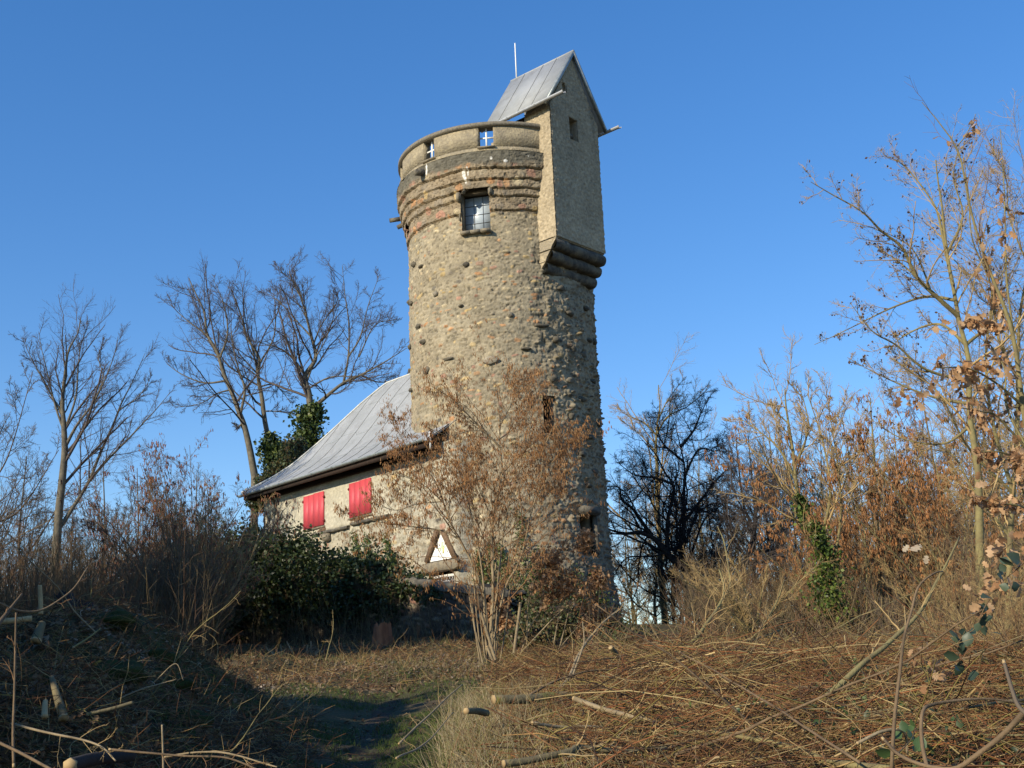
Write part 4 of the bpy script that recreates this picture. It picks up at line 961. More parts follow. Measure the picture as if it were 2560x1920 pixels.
# small brown bud clusters / curled leaves at twig tips
tips = go[2][0][:, -1]; sel = rng.random(len(tips)) < .10; m_ = MB(); leaves(m_, tips[sel], .045, rng, pick([(.10, .055, .04), (.16, .09, .06)], sel.sum(), rng), down=1.2); m_.build('withered_leaves', M['deadleaf'], oak, vcol=True)
tr2 = [(px([(860, 2300), (880, 1800), (905, 1400), (900, 1000), (930, 700), (915, 420)], *k_), .06, .008), (px([(890, 1700), (800, 1400), (770, 1150), (790, 900), (760, 700), (790, 520)], *k_), .04, .006), (px([(900, 1200), (820, 1050), (790, 850), (720, 650), (700, 450), (680, 330)], *k_), .03, .005),
       (px([(905, 1400), (980, 1150), (1010, 900)], *k_), .03, .005), (px([(880, 1750), (700, 1550), (600, 1350), (520, 1250), (440, 1210)], *k_), .03, .005), (px([(870, 1900), (720, 1700), (640, 1560), (520, 1480)], *k_), .025, .005), (px([(925, 750), (860, 560), (850, 400), (800, 300)], *k_), .02, .004), (px([(900, 1050), (840, 960), (740, 900), (690, 800)], *k_), .02, .004)]
spawn_tree('oak_tree', 'many-stemmed golden-twigged bare tree at the extreme right edge behind the lichened oak', 'tree', tr2, 20, [(18, .08, 40, 14, .5, .5, 8, .15, .04, .006), (12, .15, 42, 16, .52, .55, 6, .18, .04, .0035), (6, .1, 42, 18, .5, .6, 4, .2, .05, .0026)], M['bark_green'], M['twig_pale'], rng, base='ground', depthj=.5)
ts = [(px([(1010, 2300), (980, 1700), (930, 1400), (890, 1100), (850, 950), (775, 760), (700, 530), (655, 300), (585, 190), (500, 90)], *k_), .030, .003),
      (px([(652, 300), (690, 230), (730, 140)], *k_), .006, .0025), (px([(900, 1150), (860, 850), (850, 620), (842, 420), (830, 200)], *k_), .012, .003), (px([(930, 1400), (1000, 1100), (960, 900)], *k_), .015, .004),
      (px([(930, 1400), (820, 1280), (700, 1200), (560, 1190)], *k_), .012, .004), (px([(960, 1600), (820, 1420), (760, 1380), (640, 1350)], *k_), .012, .004), (px([(890, 1100), (800, 1020), (700, 990)], *k_), .010, .004),
      (px([(950, 1500), (860, 1340), (850, 1200), (790, 1100)], *k_), .012, .004), (px([(980, 1700), (860, 1560), (720, 1540)], *k_), .012, .004), (px([(1000, 1900), (900, 1650), (880, 1500)], *k_), .012, .004), (px([(1000, 1900), (930, 1800), (820, 1760), (700, 1730)], *k_), .012, .004)]
sap, PS, gs = spawn_tree('young_oak', 'slim young oak still carrying dry tan leaves at the right edge', 'tree', ts, 9.5, [(7, .3, 40, 15, .26, .5, 6, .15, .02, .0025), (4, .2, 40, 15, .5, .6, 4, .15, .02, .0018)], M['bark_green'], M['twig_red'], rng, base='ground', depthj=.5)
allp = gs[1][0].reshape(-1, 3); allp = np.concatenate([allp, gs[0][0].reshape(-1, 3)])
yy = (allp[:, 2]-EYE[2])/allp[:, 1]; pr_ = np.interp(yy, [-.05, .05, .30, .42, .7], [.55, .7, .75, .12, .01])*(.45+.9*(vnoise(allp, 2.2, 61) > .05))
sel = rng.random(len(allp)) < pr_*.95; m_ = MB(); leaves(m_, allp[sel], .072, rng, pick(OAK, sel.sum(), rng), down=1.6, lobed=True); m_.build('dry_leaves', M['deadleaf'], sap, vcol=True)

# ------------------------------------------------------------------ generic bare background trees (shared meshes, copied)
def tree_proto(name, h, seed, tw_mat, bk_mat, spread=1.0, lean=0., dense=1.):
    r = np.random.default_rng(seed); nl = 9
    trunk = spline([(0, 0, -.3), (.06*h*lean, .02*h, h*.3), (.10*h*lean, -.02*h, h*.6), (.12*h*lean, .0, h*.95)], 26); P = [trunk]; Rr = [h*.0115*(1-.9*np.linspace(0, 1, 26)**.8)+.004]
    for j in range(nl):
        u_ = .22+.62*j/nl; i = int(u_*25); s = trunk[i]; az = j*2.4+r.uniform(-.5, .5); el = R(r.uniform(38, 62)); L_ = h*(.52-.36*u_)*spread*r.uniform(.8, 1.2)
        d = np.array([math.cos(az)*math.cos(el), math.sin(az)*math.cos(el), math.sin(el)]); e = s+d*L_; mid = (s+e)/2+np.array([0, 0, -.04*h]); P.append(spline([s, mid, e+np.array([0, 0, .05*h])], 26)); Rr.append(Rr[0][i]*.6*(1-.8*np.linspace(0, 1, 26))+.003)
    P = np.array(P); Rr = np.array(Rr)
    g_ = branchset(P, Rr, [(int(11*dense), .2, 40, 14, .44, .5, 7, .14, .05, .010), (10, .15, 40, 15, .5, .6, 5, .16, .04, .0065), (7, .1, 42, 16, .55, .6, 4, .16, .04, .0052)], r)
    t = thing(name, '', 'tree'); m_ = MB(); tubes(m_, P, Rr, 5); m_.build('trunk', bk_mat, t, smooth=True)
    m_ = MB()
    for p, q in g_: tubes(m_, p, q, 3)
    m_.build('crown', tw_mat, t); return t
def copy_tree(o):
    c = o.copy(); COL.objects.link(c)
    for ch in o.children:
        d = ch.copy(); COL.objects.link(d); d.parent = c
    return c
protos = [tree_proto('bare_tree', 10, 1, M['twig'], M['bark_brown'], 1.0, .5), tree_proto('bare_tree', 10, 2, M['twig'], M['bark_grey'], .8, -.4, 1.2), tree_proto('bare_tree', 10, 3, M['twig_pale'], M['bark_green'], .9, .2),
          tree_proto('bare_tree', 10, 4, M['twig_red'], M['bark_brown'], 1.1, -.6), tree_proto('bare_tree', 10, 5, M['twig_dark'], M['bark_dark'], 1.1, .6, 1.2)]
used = set(); r_ = np.random.default_rng(12)
# (photo x, photo y of the top, distance, prototype, label)
BT_ = [(-40, 850, 46, 0), (95, 1085, 50, 1), (10, 1230, 56, 3), (160, 1240, 52, 0), (250, 1100, 60, 1), (330, 1120, 50, 0), (430, 1170, 52, 1), (75, 1350, 40, 0), (200, 1290, 44, 3), (380, 1250, 44, 0), (520, 1130, 56, 1), (560, 1260, 50, 3), (480, 1300, 42, 0), (290, 1330, 40, 1),
       (1490, 1330, 58, 0), (1570, 1250, 64, 2), (1700, 1330, 56, 0), (1790, 1290, 50, 2), (1880, 1130, 46, 4), (1800, 1150, 60, 0), (1960, 1010, 54, 2), (2050, 1060, 50, 2), (2130, 1090, 44, 0), (2210, 1000, 40, 2), (2300, 1060, 46, 3), (2400, 960, 38, 2), (2490, 900, 34, 0), (2560, 760, 32, 2), (2240, 1180, 52, 0), (2350, 1150, 55, 2), (2460, 1100, 50, 0), (2100, 1220, 58, 2), (1990, 1230, 56, 0), (1910, 1290, 48, 4), (1655, 1110, 47, 4), (1750, 1200, 43, 4), (1560, 1240, 60, 2), (1620, 1150, 56, 2), (1690, 1180, 50, 0), (1740, 1060, 58, 2), (1830, 1040, 52, 0), (1900, 1010, 56, 2), (2090, 980, 48, 2), (2180, 940, 44, 2), (2340, 900, 42, 0), (2430, 850, 40, 2), (1650, 1380, 52, 2), (1520, 1440, 50, 0), (2020, 1330, 42, 4), (2160, 1330, 40, 2), (2270, 1330, 36, 0), (2540, 1250, 40, 2)]
for i, (x_, y_, Y_, k) in enumerate(BT_):
    top = atY(x_, y_, Y_); z0 = float(hgt(top[0], top[1], False))-.2; h_ = top[2]-z0
    o = protos[k] if k not in used else copy_tree(protos[k]); used.add(k)
    s = h_/10.3; o.location = (top[0], top[1], z0); o.scale = (s, s, s); o.rotation_euler = (0, 0, r_.uniform(0, 6.28)) if k != 4 else (0, 0, 1.0)
    o['group'] = 'bare trees in the wood left of the house' if x_ < 1000 else 'bare trees in the wood right of the tower'
    o['label'] = 'bare leafless tree among others in the background wood left of the house' if x_ < 1000 else 'bare leafless tree among others in the background wood right of the tower'

# ------------------------------------------------------------------ hazels with catkins
def hazel(label, limbs, Y, ncat, levels, rng, twm, bkm, catsz=(.06, .007), depthj=.4, name='hazel_bush', pal=CAT, group=None, catlev=(1, 2), **kw):
    t, P, g_ = spawn_tree(name, label, 'bush', limbs, Y, levels, bkm, twm, rng, depthj=depthj, group=group, **kw)
    if ncat < 50: return t, P, g_
    pts = np.concatenate([g_[i][0][:, 1:].reshape(-1, 3) for i in catlev if i < len(g_)])
    _k = np.unique(np.round(pts/(.09 if Y < 23.5 else .14)).astype(int), axis=0, return_index=True)[1]; pts = pts[_k]; dn = (vnoise(pts, 1.4, 71) > (-.45 if Y > 23.5 else -.8)); pts = pts[dn]; S = pts[rng.integers(len(pts), size=ncat)]+rng.normal(0, .012, (ncat, 3))
    S = np.repeat(S[:ncat//2], 2, 0)+rng.normal(0, .022, (ncat//2*2, 3)); n = len(S)
    L_ = catsz[0]*rng.uniform(.6, 1.3, n); d = unit(np.array([.10, 0, -1])+rng.normal(0, .17, (n, 3)))
    Pc = S[:, None]+d[:, None]*(L_[:, None]*np.array([0, .25, .75, 1.]))[..., None]; rr_ = catsz[1]*np.array([.4, 1, 1, .3])[None]*rng.uniform(.8, 1.2, (n, 1))
    m_ = MB(); tubes(m_, Pc, rr_, 3, pick(pal, n, rng, .2)); m_.build('catkins', M['catkin'], t, vcol=True); return t, P, g_
k_ = (950, 850, .3918)
HZ = [(px([(690, 2080), (672, 1800), (655, 1600), (570, 1390), (500, 1270), (430, 1120), (395, 1020), (340, 890), (265, 810), (212, 735)], *k_), .035, .006),
      (px([(495, 1275), (390, 1220), (250, 1200), (60, 1175), (-50, 1150), (-130, 1100)], *k_), .02, .004), (px([(700, 2080), (690, 1800), (650, 1440), (600, 1200), (520, 940), (440, 830)], *k_), .03, .005),
      (px([(730, 2080), (750, 1650), (738, 1400), (730, 1200), (752, 1000), (778, 820), (765, 640), (765, 500), (740, 300)], *k_), .038, .006), (px([(778, 830), (880, 735), (1000, 640), (1110, 600)], *k_), .018, .004),
      (px([(765, 690), (680, 600), (580, 500), (500, 420), (430, 355), (330, 300)], *k_), .022, .004), (px([(750, 2080), (785, 1600), (800, 1300), (830, 1050), (860, 900), (900, 780)], *k_), .026, .005),
      (px([(770, 2080), (850, 1600), (910, 1450), (950, 1300), (980, 1100), (1020, 900), (1045, 700), (1100, 560)], *k_), .026, .005), (px([(720, 2080), (745, 1580), (740, 1300), (650, 980), (560, 860)], *k_), .026, .005),
      (px([(1025, 850), (1100, 780), (1200, 660), (1260, 590)], *k_), .012, .003), (px([(770, 560), (860, 370), (900, 280), (960, 230)], *k_), .014, .003), (px([(860, 380), (850, 330), (800, 230)], *k_), .008, .003),
      (px([(395, 1030), (300, 940), (180, 880), (60, 860)], *k_), .012, .003), (px([(430, 1100), (460, 1000), (520, 930), (560, 700)], *k_), .014, .003), (px([(370, 1060), (230, 1060), (80, 1090), (-60, 1010)], *k_), .010, .003),
      (px([(265, 810), (180, 700), (100, 560), (60, 480)], *k_), .010, .003), (px([(640, 600), (560, 590), (430, 610), (300, 560)], *k_), .010, .003), (px([(745, 1040), (900, 940), (1050, 960), (1150, 900)], *k_), .012, .003),
      (px([(765, 640), (860, 560), (960, 440), (1020, 300)], *k_), .012, .003), (px([(640, 1060), (600, 900), (640, 760), (600, 640)], *k_), .012, .003), (px([(1000, 1000), (1080, 860), (1150, 700), (1180, 560)], *k_), .010, .003)]
LVH = [(15, .1, 44, 16, .62, .5, 7, .14, .03, .0034), (8, .15, 42, 18, .55, .55, 5, .16, .02, .002)]
hz, PH, gh = hazel('many-stemmed hazel full of brown catkins growing in front of the tower', HZ, 23, 22000, LVH, rng, M['twig_red'], M['bark_pale'], catlev=(0, 1), depthj=.45, base='ground', catsz=(.054, .006))
# extra basal stems and cut stubs of the hazel stool
b0 = np.array(BASE[hz.name]); m_ = MB()
for j in range(10):
    a_ = rng.uniform(-.22, .22); s = b0+np.array([a_, rng.uniform(-.2, .2), .0]); top = s+np.array([a_*1.7+rng.uniform(-.1, .1), rng.uniform(-.2, .2), rng.uniform(.7, 2.6)])
    tubes(m_, spline([s, (s+top)/2+[a_*.15, 0, 0], top], 8), np.linspace(.018, .010, 8), 5)
m_.build('basal_stem', M['bark_pale'], hz, smooth=True)
for (x0, y0, x1, y1) in ((805, 1170, 870, 1335), (745, 850, 880, 1290), (700, 1370, 690, 1520), (1110, 770, 1050, 1230)):
    a_ = atY(1000+x1*.2712, 1300+y1*.2712, 22.7); b_ = atY(1000+x0*.2712, 1300+y0*.2712, 22.7); m_ = MB(); tubes(m_, np.stack([a_, b_]), [.03, .026], 6); st_ = m_.build('cut_stem', M['bark_pale'], hz); sub(st_, hz)
    m_ = MB(); dd = unit(b_-a_); tubes(m_, np.stack([b_-dd*.005, b_+dd*.02]), [.028, .027], 6, cap=True); m_.build('cut_end', M['cutwood'], st_)

def fan_hazel(label, bx, by, topy, Y, nst, spread, ncat, group=None, dn=1., twm=None, bkm=None, pal=CAT, lean=0.):
    limbs = []; h = by-topy
    for j in range(nst):
        a = rng.normal(0, spread); hh = h*rng.uniform(.7, 1.0)*(1-.25*abs(a)); x0 = bx+rng.uniform(-12, 12)*h/300
        limbs.append(([(x0, by+20), (x0+a*hh*.22, by-hh*.33), (x0+(a*.55+lean)*hh, by-hh*.68), (x0+(a*.95+lean*1.8)*hh, by-hh)], .026*Y/25, .005))
    return hazel(label, limbs, Y, ncat, [(int(12*dn), .12, 36, 14, .36/dn**.5, .5, 7, .13, .03, .005), (int(9*dn), .15, 40, 16, .5, .55, 5, .15, .02, .0038), (4, .1, 40, 16, .5, .6, 4, .15, .01, .0032)], rng, twm or M['twig_red'], bkm or M['bark_brown'], catsz=(.085, .011), depthj=.6, group=group, pal=pal, base='ground')
PR = [(.38, .16, .09), (.30, .12, .07), (.44, .20, .11)]
fan_hazel('hazel with reddish catkins left of the house, tallest of the left thicket', 470, 1640, 1085, 30, 15, .42, 2600, pal=PR, twm=M['twig'])
fan_hazel('hazel thicket stem group at the dark left end of the ivy hedge', 520, 1640, 1190, 28, 14, .40, 1500, pal=PR, twm=M['twig_pale'])
fan_hazel('hazel bush behind the dark mound, leftmost of the thicket', 350, 1600, 1190, 32, 13, .5, 1600, pal=PR, twm=M['twig'])
fan_hazel('short dense brown bush at the foot of the left thicket', 460, 1640, 1330, 26.5, 16, .5, 200, twm=M['twig'])
fan_hazel('brown bush with tangled stems between the mound and the thicket', 430, 1620, 1380, 27, 14, .6, 100, twm=M['twig'])
PO_ = [(.48, .23, .09), (.40, .18, .07), (.52, .28, .13)]
fan_hazel('orange-brown hazel in catkin behind the brush heap, left of the oak', 2190, 1600, 960, 27, 13, .44, 6500, dn=.62, pal=PO_, bkm=M['bark_green'])
fan_hazel('orange-brown hazel in catkin at the far right behind the oak', 2420, 1600, 900, 24, 12, .44, 5600, dn=.62, pal=PO_, bkm=M['bark_green'])
fan_hazel('low hazel in catkin right of the ivy-clad leaning tree', 2070, 1600, 1200, 31, 11, .5, 3600, dn=.62, pal=PO_, bkm=M['bark_green'])
fan_hazel('thin tan bush behind the brush heap, right of the tower', 1890, 1600, 1330, 24, 9, .55, 0 or 2, twm=M['twig_pale'], bkm=M['bark_green'])

# generic wood-edge shrubs (shared meshes, copied)
def shrub_proto(seed, twm, bkm, h=4.):
    r = np.random.default_rng(seed); n = 16; S = r.normal(0, .25, (n, 3))*[1, 1, 0]; D = r.normal(0, .33, (n, 3))+[0, 0, 1]
    P, Rr = grow(S, D, h*r.uniform(.6, 1., n), r.uniform(.014, .028, n), 26, .045, .01, r, rend=.2)
    g_ = branchset(P, Rr, [(11, .12, 36, 14, .34, .5, 6, .13, .03, .005), (8, .15, 40, 16, .5, .6, 5, .15, .02, .004), (4, .1, 40, 16, .5, .6, 4, .15, .01, .0034)], r)
    t = thing('woodland_shrub', '', 'bush'); m_ = MB(); tubes(m_, P, Rr, 4); m_.build('stems', bkm, t); m_ = MB()
    for p, q in g_: tubes(m_, p, q, 3)
    m_.build('twigs', twm, t); return t
sp_ = [shrub_proto(1, M['twig'], M['bark_brown']), shrub_proto(2, M['twig_red'], M['bark_brown']), shrub_proto(3, M['twig_pale'], M['bark_green'])]; used = set(); r_ = np.random.default_rng(8)
SH_ = [(-60, 1380, 30), (20, 1340, 34), (100, 1410, 28), (170, 1370, 33), (240, 1400, 29), (300, 1330, 34), (360, 1380, 28.5), (420, 1320, 31), (460, 1400, 27.5), (510, 1290, 32), (530, 1400, 28.5), (480, 1240, 34), (540, 1230, 37), (380, 1270, 36), (200, 1310, 38), (60, 1290, 40),
       (1780, 1420, 33), (1860, 1400, 34), (1930, 1420, 28), (1990, 1340, 33), (2060, 1250, 31), (2110, 1300, 26), (2190, 1250, 30), (2270, 1180, 28), (2330, 1250, 24), (2380, 1150, 27), (2440, 1230, 23), (2500, 1120, 25), (2550, 1180, 22), (2380, 1360, 15), (2480, 1320, 14), (2560, 1380, 13), (2270, 1400, 17), (2420, 1280, 18), (1780, 1320, 38), (2100, 1180, 36), (2300, 1100, 34), (2450, 1060, 33)]
for i, (x_, y_, Y_) in enumerate(SH_):
    k = 2 if (x_ > 1500 and i % 3 == 0) else i % 2; top = atY(x_, y_, Y_); z0 = float(hgt(top[0], top[1], False))-.1; h_ = top[2]-z0
    o = sp_[k] if k not in used else copy_tree(sp_[k]); used.add(k); s_ = h_/4.0; o.location = (top[0], top[1], z0); o.scale = (s_*.95, s_*.95, s_); o.rotation_euler = (0, 0, r_.uniform(0, 6.28))
    o['group'] = 'bare shrubs left of the house' if x_ < 1000 else 'bare shrubs right of the tower'
    o['label'] = 'bare many-stemmed shrub in the brown thicket left of the house' if x_ < 1000 else 'bare many-stemmed shrub in the thicket right of the tower'

# ------------------------------------------------------------------ ivy hedge over the retaining wall
rng = np.random.default_rng(5)
ell = []
tops = [(560, 1330), (620, 1330), (700, 1322), (760, 1335), (830, 1375), (880, 1380), (930, 1370), (985, 1400), (1040, 1430), (1090, 1455)]
for (x_, y_) in tops:
    Yw = np.interp(x_, [560, 1090], [34.6, 31.2]); top = atY(x_, y_, Yw); zb_ = 3.35+.5*(x_ > 1000); h_ = max(.35, (top[2]-zb_)/2)
    ell.append((top[0], Yw+.15, top[2]-h_*.95, 1.0 if x_ < 950 else .6, .75 if x_ < 1000 else .4, h_))
bushmass('ivy_hedge', 'thick dark green ivy hanging over the retaining wall below the shutters', 'ivy', ell, 42000, .10, IVYD, stem=False)
# hanging bare stems in front of the wall
m_ = MB(); n = 500; x_ = rng.uniform(-7.5, -1.2, n); wy = np.interp(-x_, -WALLP[:, 0], WALLP[:, 1])-rng.uniform(.2, 1.2, n); S = np.stack([x_, wy, hgt(x_, wy)], -1)
p, r = grow(S, rng.normal(0, .3, (n, 3))+[0, 0, 1], rng.uniform(.3, 1.6, n), rng.uniform(.004, .009, n), 6, .15, 0, rng); tubes(m_, p, r, 3, pick([(.16, .12, .07), (.11, .09, .05), (.2, .17, .09)], n, rng))
o = m_.build('dry_stalks', M['brush'], vcol=True); o['kind'] = 'stuff'; o['label'] = 'dry upright stalks growing in front of the retaining wall'

def climbing(label, paths, n, size, cols, width):
    b_ = paths[0][0]; t = thing('climbing_ivy', label, 'ivy', tuple(b_)); m_ = MB(); ml = MB()
    for P_ in paths:
        L_ = spline(P_, 30); tubes(m_, L_, np.linspace(.02, .008, 30), 4); k = n//len(paths); u_ = rng.random(k)**1.2; i = (u_*28).astype(int)
        wd_ = np.interp(u_, [0, .5, 1], [width, width*.6, width*.25]); C = L_[i]+np.stack([rng.normal(0, .5, k)*wd_, -np.abs(rng.normal(.02, .05, k)), rng.normal(0, .12, k)], -1); quads_leaf(ml, C, size, rng, pick(cols, k, rng, .3))
    m_.build('vine', M['bark_pale'], t); ml.build('foliage', M['leaf'], t, vcol=True)
LI = [(.14, .19, .055), (.10, .15, .04), (.20, .24, .08), (.07, .11, .03)]
climbing('pale green ivy climbing the house wall beside the door', [[hpz(1.6, .1, 4.4), hpz(1.9, .08, 5.6), hpz(2.5, .08, 6.9)], [hpz(2.6, .1, 4.4), hpz(2.9, .1, 5.6), hpz(3.6, .08, 7.0)], [hpz(3.4, .12, 4.4), hpz(3.8, .1, 5.8), hpz(4.3, .08, 7.2)], [hpz(2.2, .1, 4.2), hpz(2.4, .1, 5.2), hpz(1.7, .08, 6.2)]], 3600, .075, LI, .5)
def cy(a, z): return cyl(a, z, rad(z)+.08)
climbing('ivy climbing the tower just right of the door', [[cy(-8, 3.9), cy(-10, 4.9), cy(-11, 6.3)], [cy(-12, 4.2), cy(-15, 5.0), cy(-18, 5.8)], [cy(-5, 3.8), cy(-3, 5.0), cy(-6, 6.0)]], 2600, .07, LI, .45)
climbing('ivy fringe climbing the foot of the tower behind the dry leaves', [[cy(4, 3.7), cy(6, 5.0), cy(5, 7.2)], [cy(12, 3.7), cy(14, 4.8), cy(13, 5.8)], [cy(22, 3.6), cy(24, 4.6), cy(22, 5.3)], [cy(33, 3.6), cy(34, 4.4), cy(36, 5.2)], [cy(47, 3.6), cy(48, 4.4), cy(46, 5.1)]], 4600, .075, IVY, .6)
# undergrowth at the tower foot: brambles with dark leaves and an oak bush with tan leaves
bushmass('bramble_bush', 'green and brown bramble bank at the foot of the tower', 'bush', [(*pt(1400, 1560, 30), 1.1, 1.0, .65), (*pt(1310, 1600, 28), .8, .8, .55), (*pt(1490, 1580, 31), .9, .9, .6), (*pt(1340, 1520, 31), .6, .6, .5), (*pt(1560, 1610, 28), .9, .9, .4)], 16000, .075, [(.07, .09, .03), (.05, .065, .025), (.12, .10, .045), (.16, .11, .055), (.10, .12, .04)], stem=False)
lm = [(([(1300, 1640), (1330, 1560), (1390, 1480), (1440, 1420)]), .02, .005), ([(1340, 1640), (1420, 1530), (1480, 1480), (1500, 1430)], .018, .005), ([(1280, 1640), (1250, 1560), (1240, 1500)], .015, .005), ([(1380, 1640), (1400, 1480), (1360, 1390)], .018, .004), ([(1400, 1640), (1460, 1560), (1530, 1530)], .015, .004),
      ([(1420, 1640), (1452, 1420), (1462, 1340)], .014, .004), ([(1330, 1640), (1330, 1480), (1385, 1370)], .014, .004)]
ob, PB, gb = spawn_tree('young_oak', 'small young oak with clusters of dry tan leaves before the tower foot', 'bush', lm, 25, [(7, .4, 45, 20, .3, .5, 5, .2, .02, .003), (4, .2, 45, 20, .5, .6, 4, .2, 0, .003)], M['bark_pale'], M['twig_red'], rng, depthj=.6, base='ground')
ap_ = np.concatenate([gb[0][0].reshape(-1, 3), gb[1][0].reshape(-1, 3)]); sel = rng.random(len(ap_)) < .8*(vnoise(ap_, 2.4, 8) > -.05); sel2 = np.repeat(ap_[sel], 2, 0)+rng.normal(0, .05, (sel.sum()*2, 3))
sel2 = np.concatenate([sel2, sel2+rng.normal(0, .08, sel2.shape)]); m_ = MB(); leaves(m_, sel2, .095, rng, pick(OAK, len(sel2), rng), down=1.0, lobed=True); m_.build('dry_leaves', M['deadleaf'], ob, vcol=True)

# ------------------------------------------------------------------ brush heap at the right
rng = np.random.default_rng(31)
BRC = [(.28, .165, .065), (.22, .105, .042), (.14, .065, .03), (.36, .25, .105), (.25, .20, .06), (.08, .045, .026), (.40, .30, .14), (.24, .095, .036), (.05, .03, .02), (.20, .10, .045)]
def heap(x, y): return (.30*sstep(.1, 2.0, x)+.22*sstep(-.6, .6, x))*np.exp(-(np.abs(y-14.0)/6.5)**2.5)+.10+.17*vnoise(np.stack([x, y, x*0], -1), .6, 3)*sstep(0, 2, x)+.10*vnoise(np.stack([x, y, x*0], -1), 1.7, 4)
def sticks(n, xr, yr, ln, rd, tilt, m=6, lift=1., cols=BRC, wander=.16, upz=.0, k=3, thin=1.):
    y_ = rng.uniform(*yr, n); x_ = np.array([rng.uniform(xr[0], max(xr[0]+1, .54*yv+1.2)) for yv in y_])
    S = np.stack([x_, y_, hgt(x_, y_, False)+heap(x_, y_)*rng.random(n)**.6*lift], -1)
    az = rng.normal(0, 1.0, n)+np.where(rng.random(n) < .5, 0, np.pi); D = np.stack([np.cos(az), np.sin(az)*.8, rng.normal(upz, tilt, n)], -1); L_ = rng.uniform(*ln, n)*rng.uniform(.6, 1, n)
    S = S-unit(D)*L_[:, None]*.5; S[:, 2] = np.maximum(S[:, 2], hgt(S[:, 0], S[:, 1], False)+.02)
    p, r = grow(S, D, L_, rng.uniform(*rd, n), m, wander, 0, rng, rend=.5); return p, r, pick(cols, n, rng, .25)
m_ = MB()
for a in ((21000, (-.5, 9), (8, 24), (.25, .9), (.002, .005), .35), (2600, (.2, 9), (7.2, 22), (1.0, 2.4), (.004, .009), .16), (7500, (-.6, 9), (6.5, 13), (.12, .5), (.0015, .0035), .5), (7500, (-.4, 10), (10, 25), (.25, .8), (.0022, .0045), .6)):
    p, r, c = sticks(*a); tubes(m_, p, r, 3, c)
p, r, c = sticks(700, (.2, 9), (8, 24), (.6, 1.6), (.004, .007), .3)
tubes(m_, p, r, 3, c)
for q in branchset(p, r, [(8, .2, 42, 15, .3, .5, 6, .2, .03, .002), (4, .2, 42, 15, .5, .6, 4, .2, .0, .0016)], rng): tubes(m_, q[0], q[1], 3, np.repeat(c, len(q[0])//len(c), 0))
o = m_.build('brushwood', M['brush'], vcol=True); o['kind'] = 'stuff'; o['label'] = 'tangled heap of thin brown cut brushwood'
# upstanding thin whips on top of the heap
p, r, c = sticks(900, (1.0, 10), (13, 25), (.5, 1.7), (.003, .0055), .5, upz=1.1, wander=.12, cols=[(.26, .20, .12), (.22, .13, .08), (.2, .17, .08)]); m_ = MB(); tubes(m_, p, r, 3, c)
o = m_.build('brush_twigs', M['brush'], vcol=True); o['kind'] = 'stuff'; o['label'] = 'thin twigs standing up out of the brushwood heap'
# bramble leaves in the heap
n = 5500; y_ = rng.uniform(7, 22, n); x_ = rng.uniform(.2, .44*y_+.5); ok = vnoise(np.stack([x_, y_, x_*0], -1), .6, 91) > .05; x_, y_ = x_[ok], y_[ok]; n = len(x_)
C = np.stack([x_, y_, hgt(x_, y_, False)+heap(x_, y_)*rng.uniform(.3, 1.05, n)], -1); m_ = MB(); leaves(m_, C, .06, rng, pick([(.05, .085, .03), (.07, .10, .035), (.04, .06, .03), (.10, .13, .04)], n, rng, .3))
o = m_.build('bramble_leaves', M['leaf'], vcol=True); o['kind'] = 'stuff'; o['label'] = 'scattered dark green bramble leaves in the brushwood'

# individual big branches (pixel course, distance, radius, material, label)
CUTG = 'cut branches in the brush heap'
def branch(label, pts, ox, oy, sc, Y0, Y1, r0, r1, mt, twigs=10, group=CUTG, name='cut_branch', cat='branch', ends=(1, 0), rise=0., twl=.28):
    n = len(pts); q = [atY(ox+p[0]*sc, oy+p[1]*sc, Y0+(Y1-Y0)*i/(n-1)) for i, p in enumerate(pts)]; P_ = spline(q, 24)
    P_ = P_+.012*np.stack([vnoise(P_, 3, 1), vnoise(P_, 3, 2), vnoise(P_, 3, 3)], -1); rr_ = np.linspace(r0, r1, 24)*(1+.08*vnoise(P_, 6, 4))
    t = thing(name, label, cat, tuple(P_[0]), group); m_ = MB(); tubes(m_, P_, rr_, 6, cap=True); m_.build('stem', M[mt], t, smooth=False)
    if twigs:
        g_ = branchset(P_[None], rr_[None], [(twigs, .25, 40, 15, twl, .5, 7, .16, .02, .0025), (4, .2, 40, 15, .45, .6, 4, .15, 0, .0018)], rng); m_ = MB()
        for p, r in g_: tubes(m_, p, r, 3)
        m_.build('twigs', M['twig_pale'] if mt != 'bark_brown' else M['twig_red'], t)
    for e, k in zip(ends, (0, -1)):
        if e:
            d_ = unit(P_[k]-P_[1 if k == 0 else -2]); m_ = MB(); tubes(m_, np.stack([P_[k]-d_*.004, P_[k]+d_*.012]), [rr_[k]*1.02, rr_[k]*.98], 6, cap=True); m_.build('cut_end', M['cutwood'], t)
    return t
A6 = (1000, 1500, .4069); A7 = (1700, 1300, .3888)
branch('thick mossy yellow-green branch lying across the middle of the brush heap', [(580, 610), (800, 605), (1000, 585), (1200, 590), (1330, 575), (1480, 545)], *A6, 12.5, 13.5, .055, .045, 'mossy', 4)
branch('short pale sawn log end poking from the heap beside the path', [(412, 680), (480, 675), (540, 690)], *A6, 10.5, 10.8, .032, .03, 'log', 0)
branch('long pale branch running right across the front of the heap at the bottom', [(0, 1365), (250, 1375), (450, 1400), (700, 1455), (900, 1540), (1100, 1575), (1350, 1600)], *A7, 9.5, 7.5, .016, .028, 'bark_green', 6, ends=(0, 0))
branch('crooked tan branch at the bottom of the heap, left part', [(640, 1005), (850, 965), (1050, 935), (1110, 912), (1400, 930), (1830, 900)], *A6, 8.6, 9.2, .028, .018, 'log', 6)
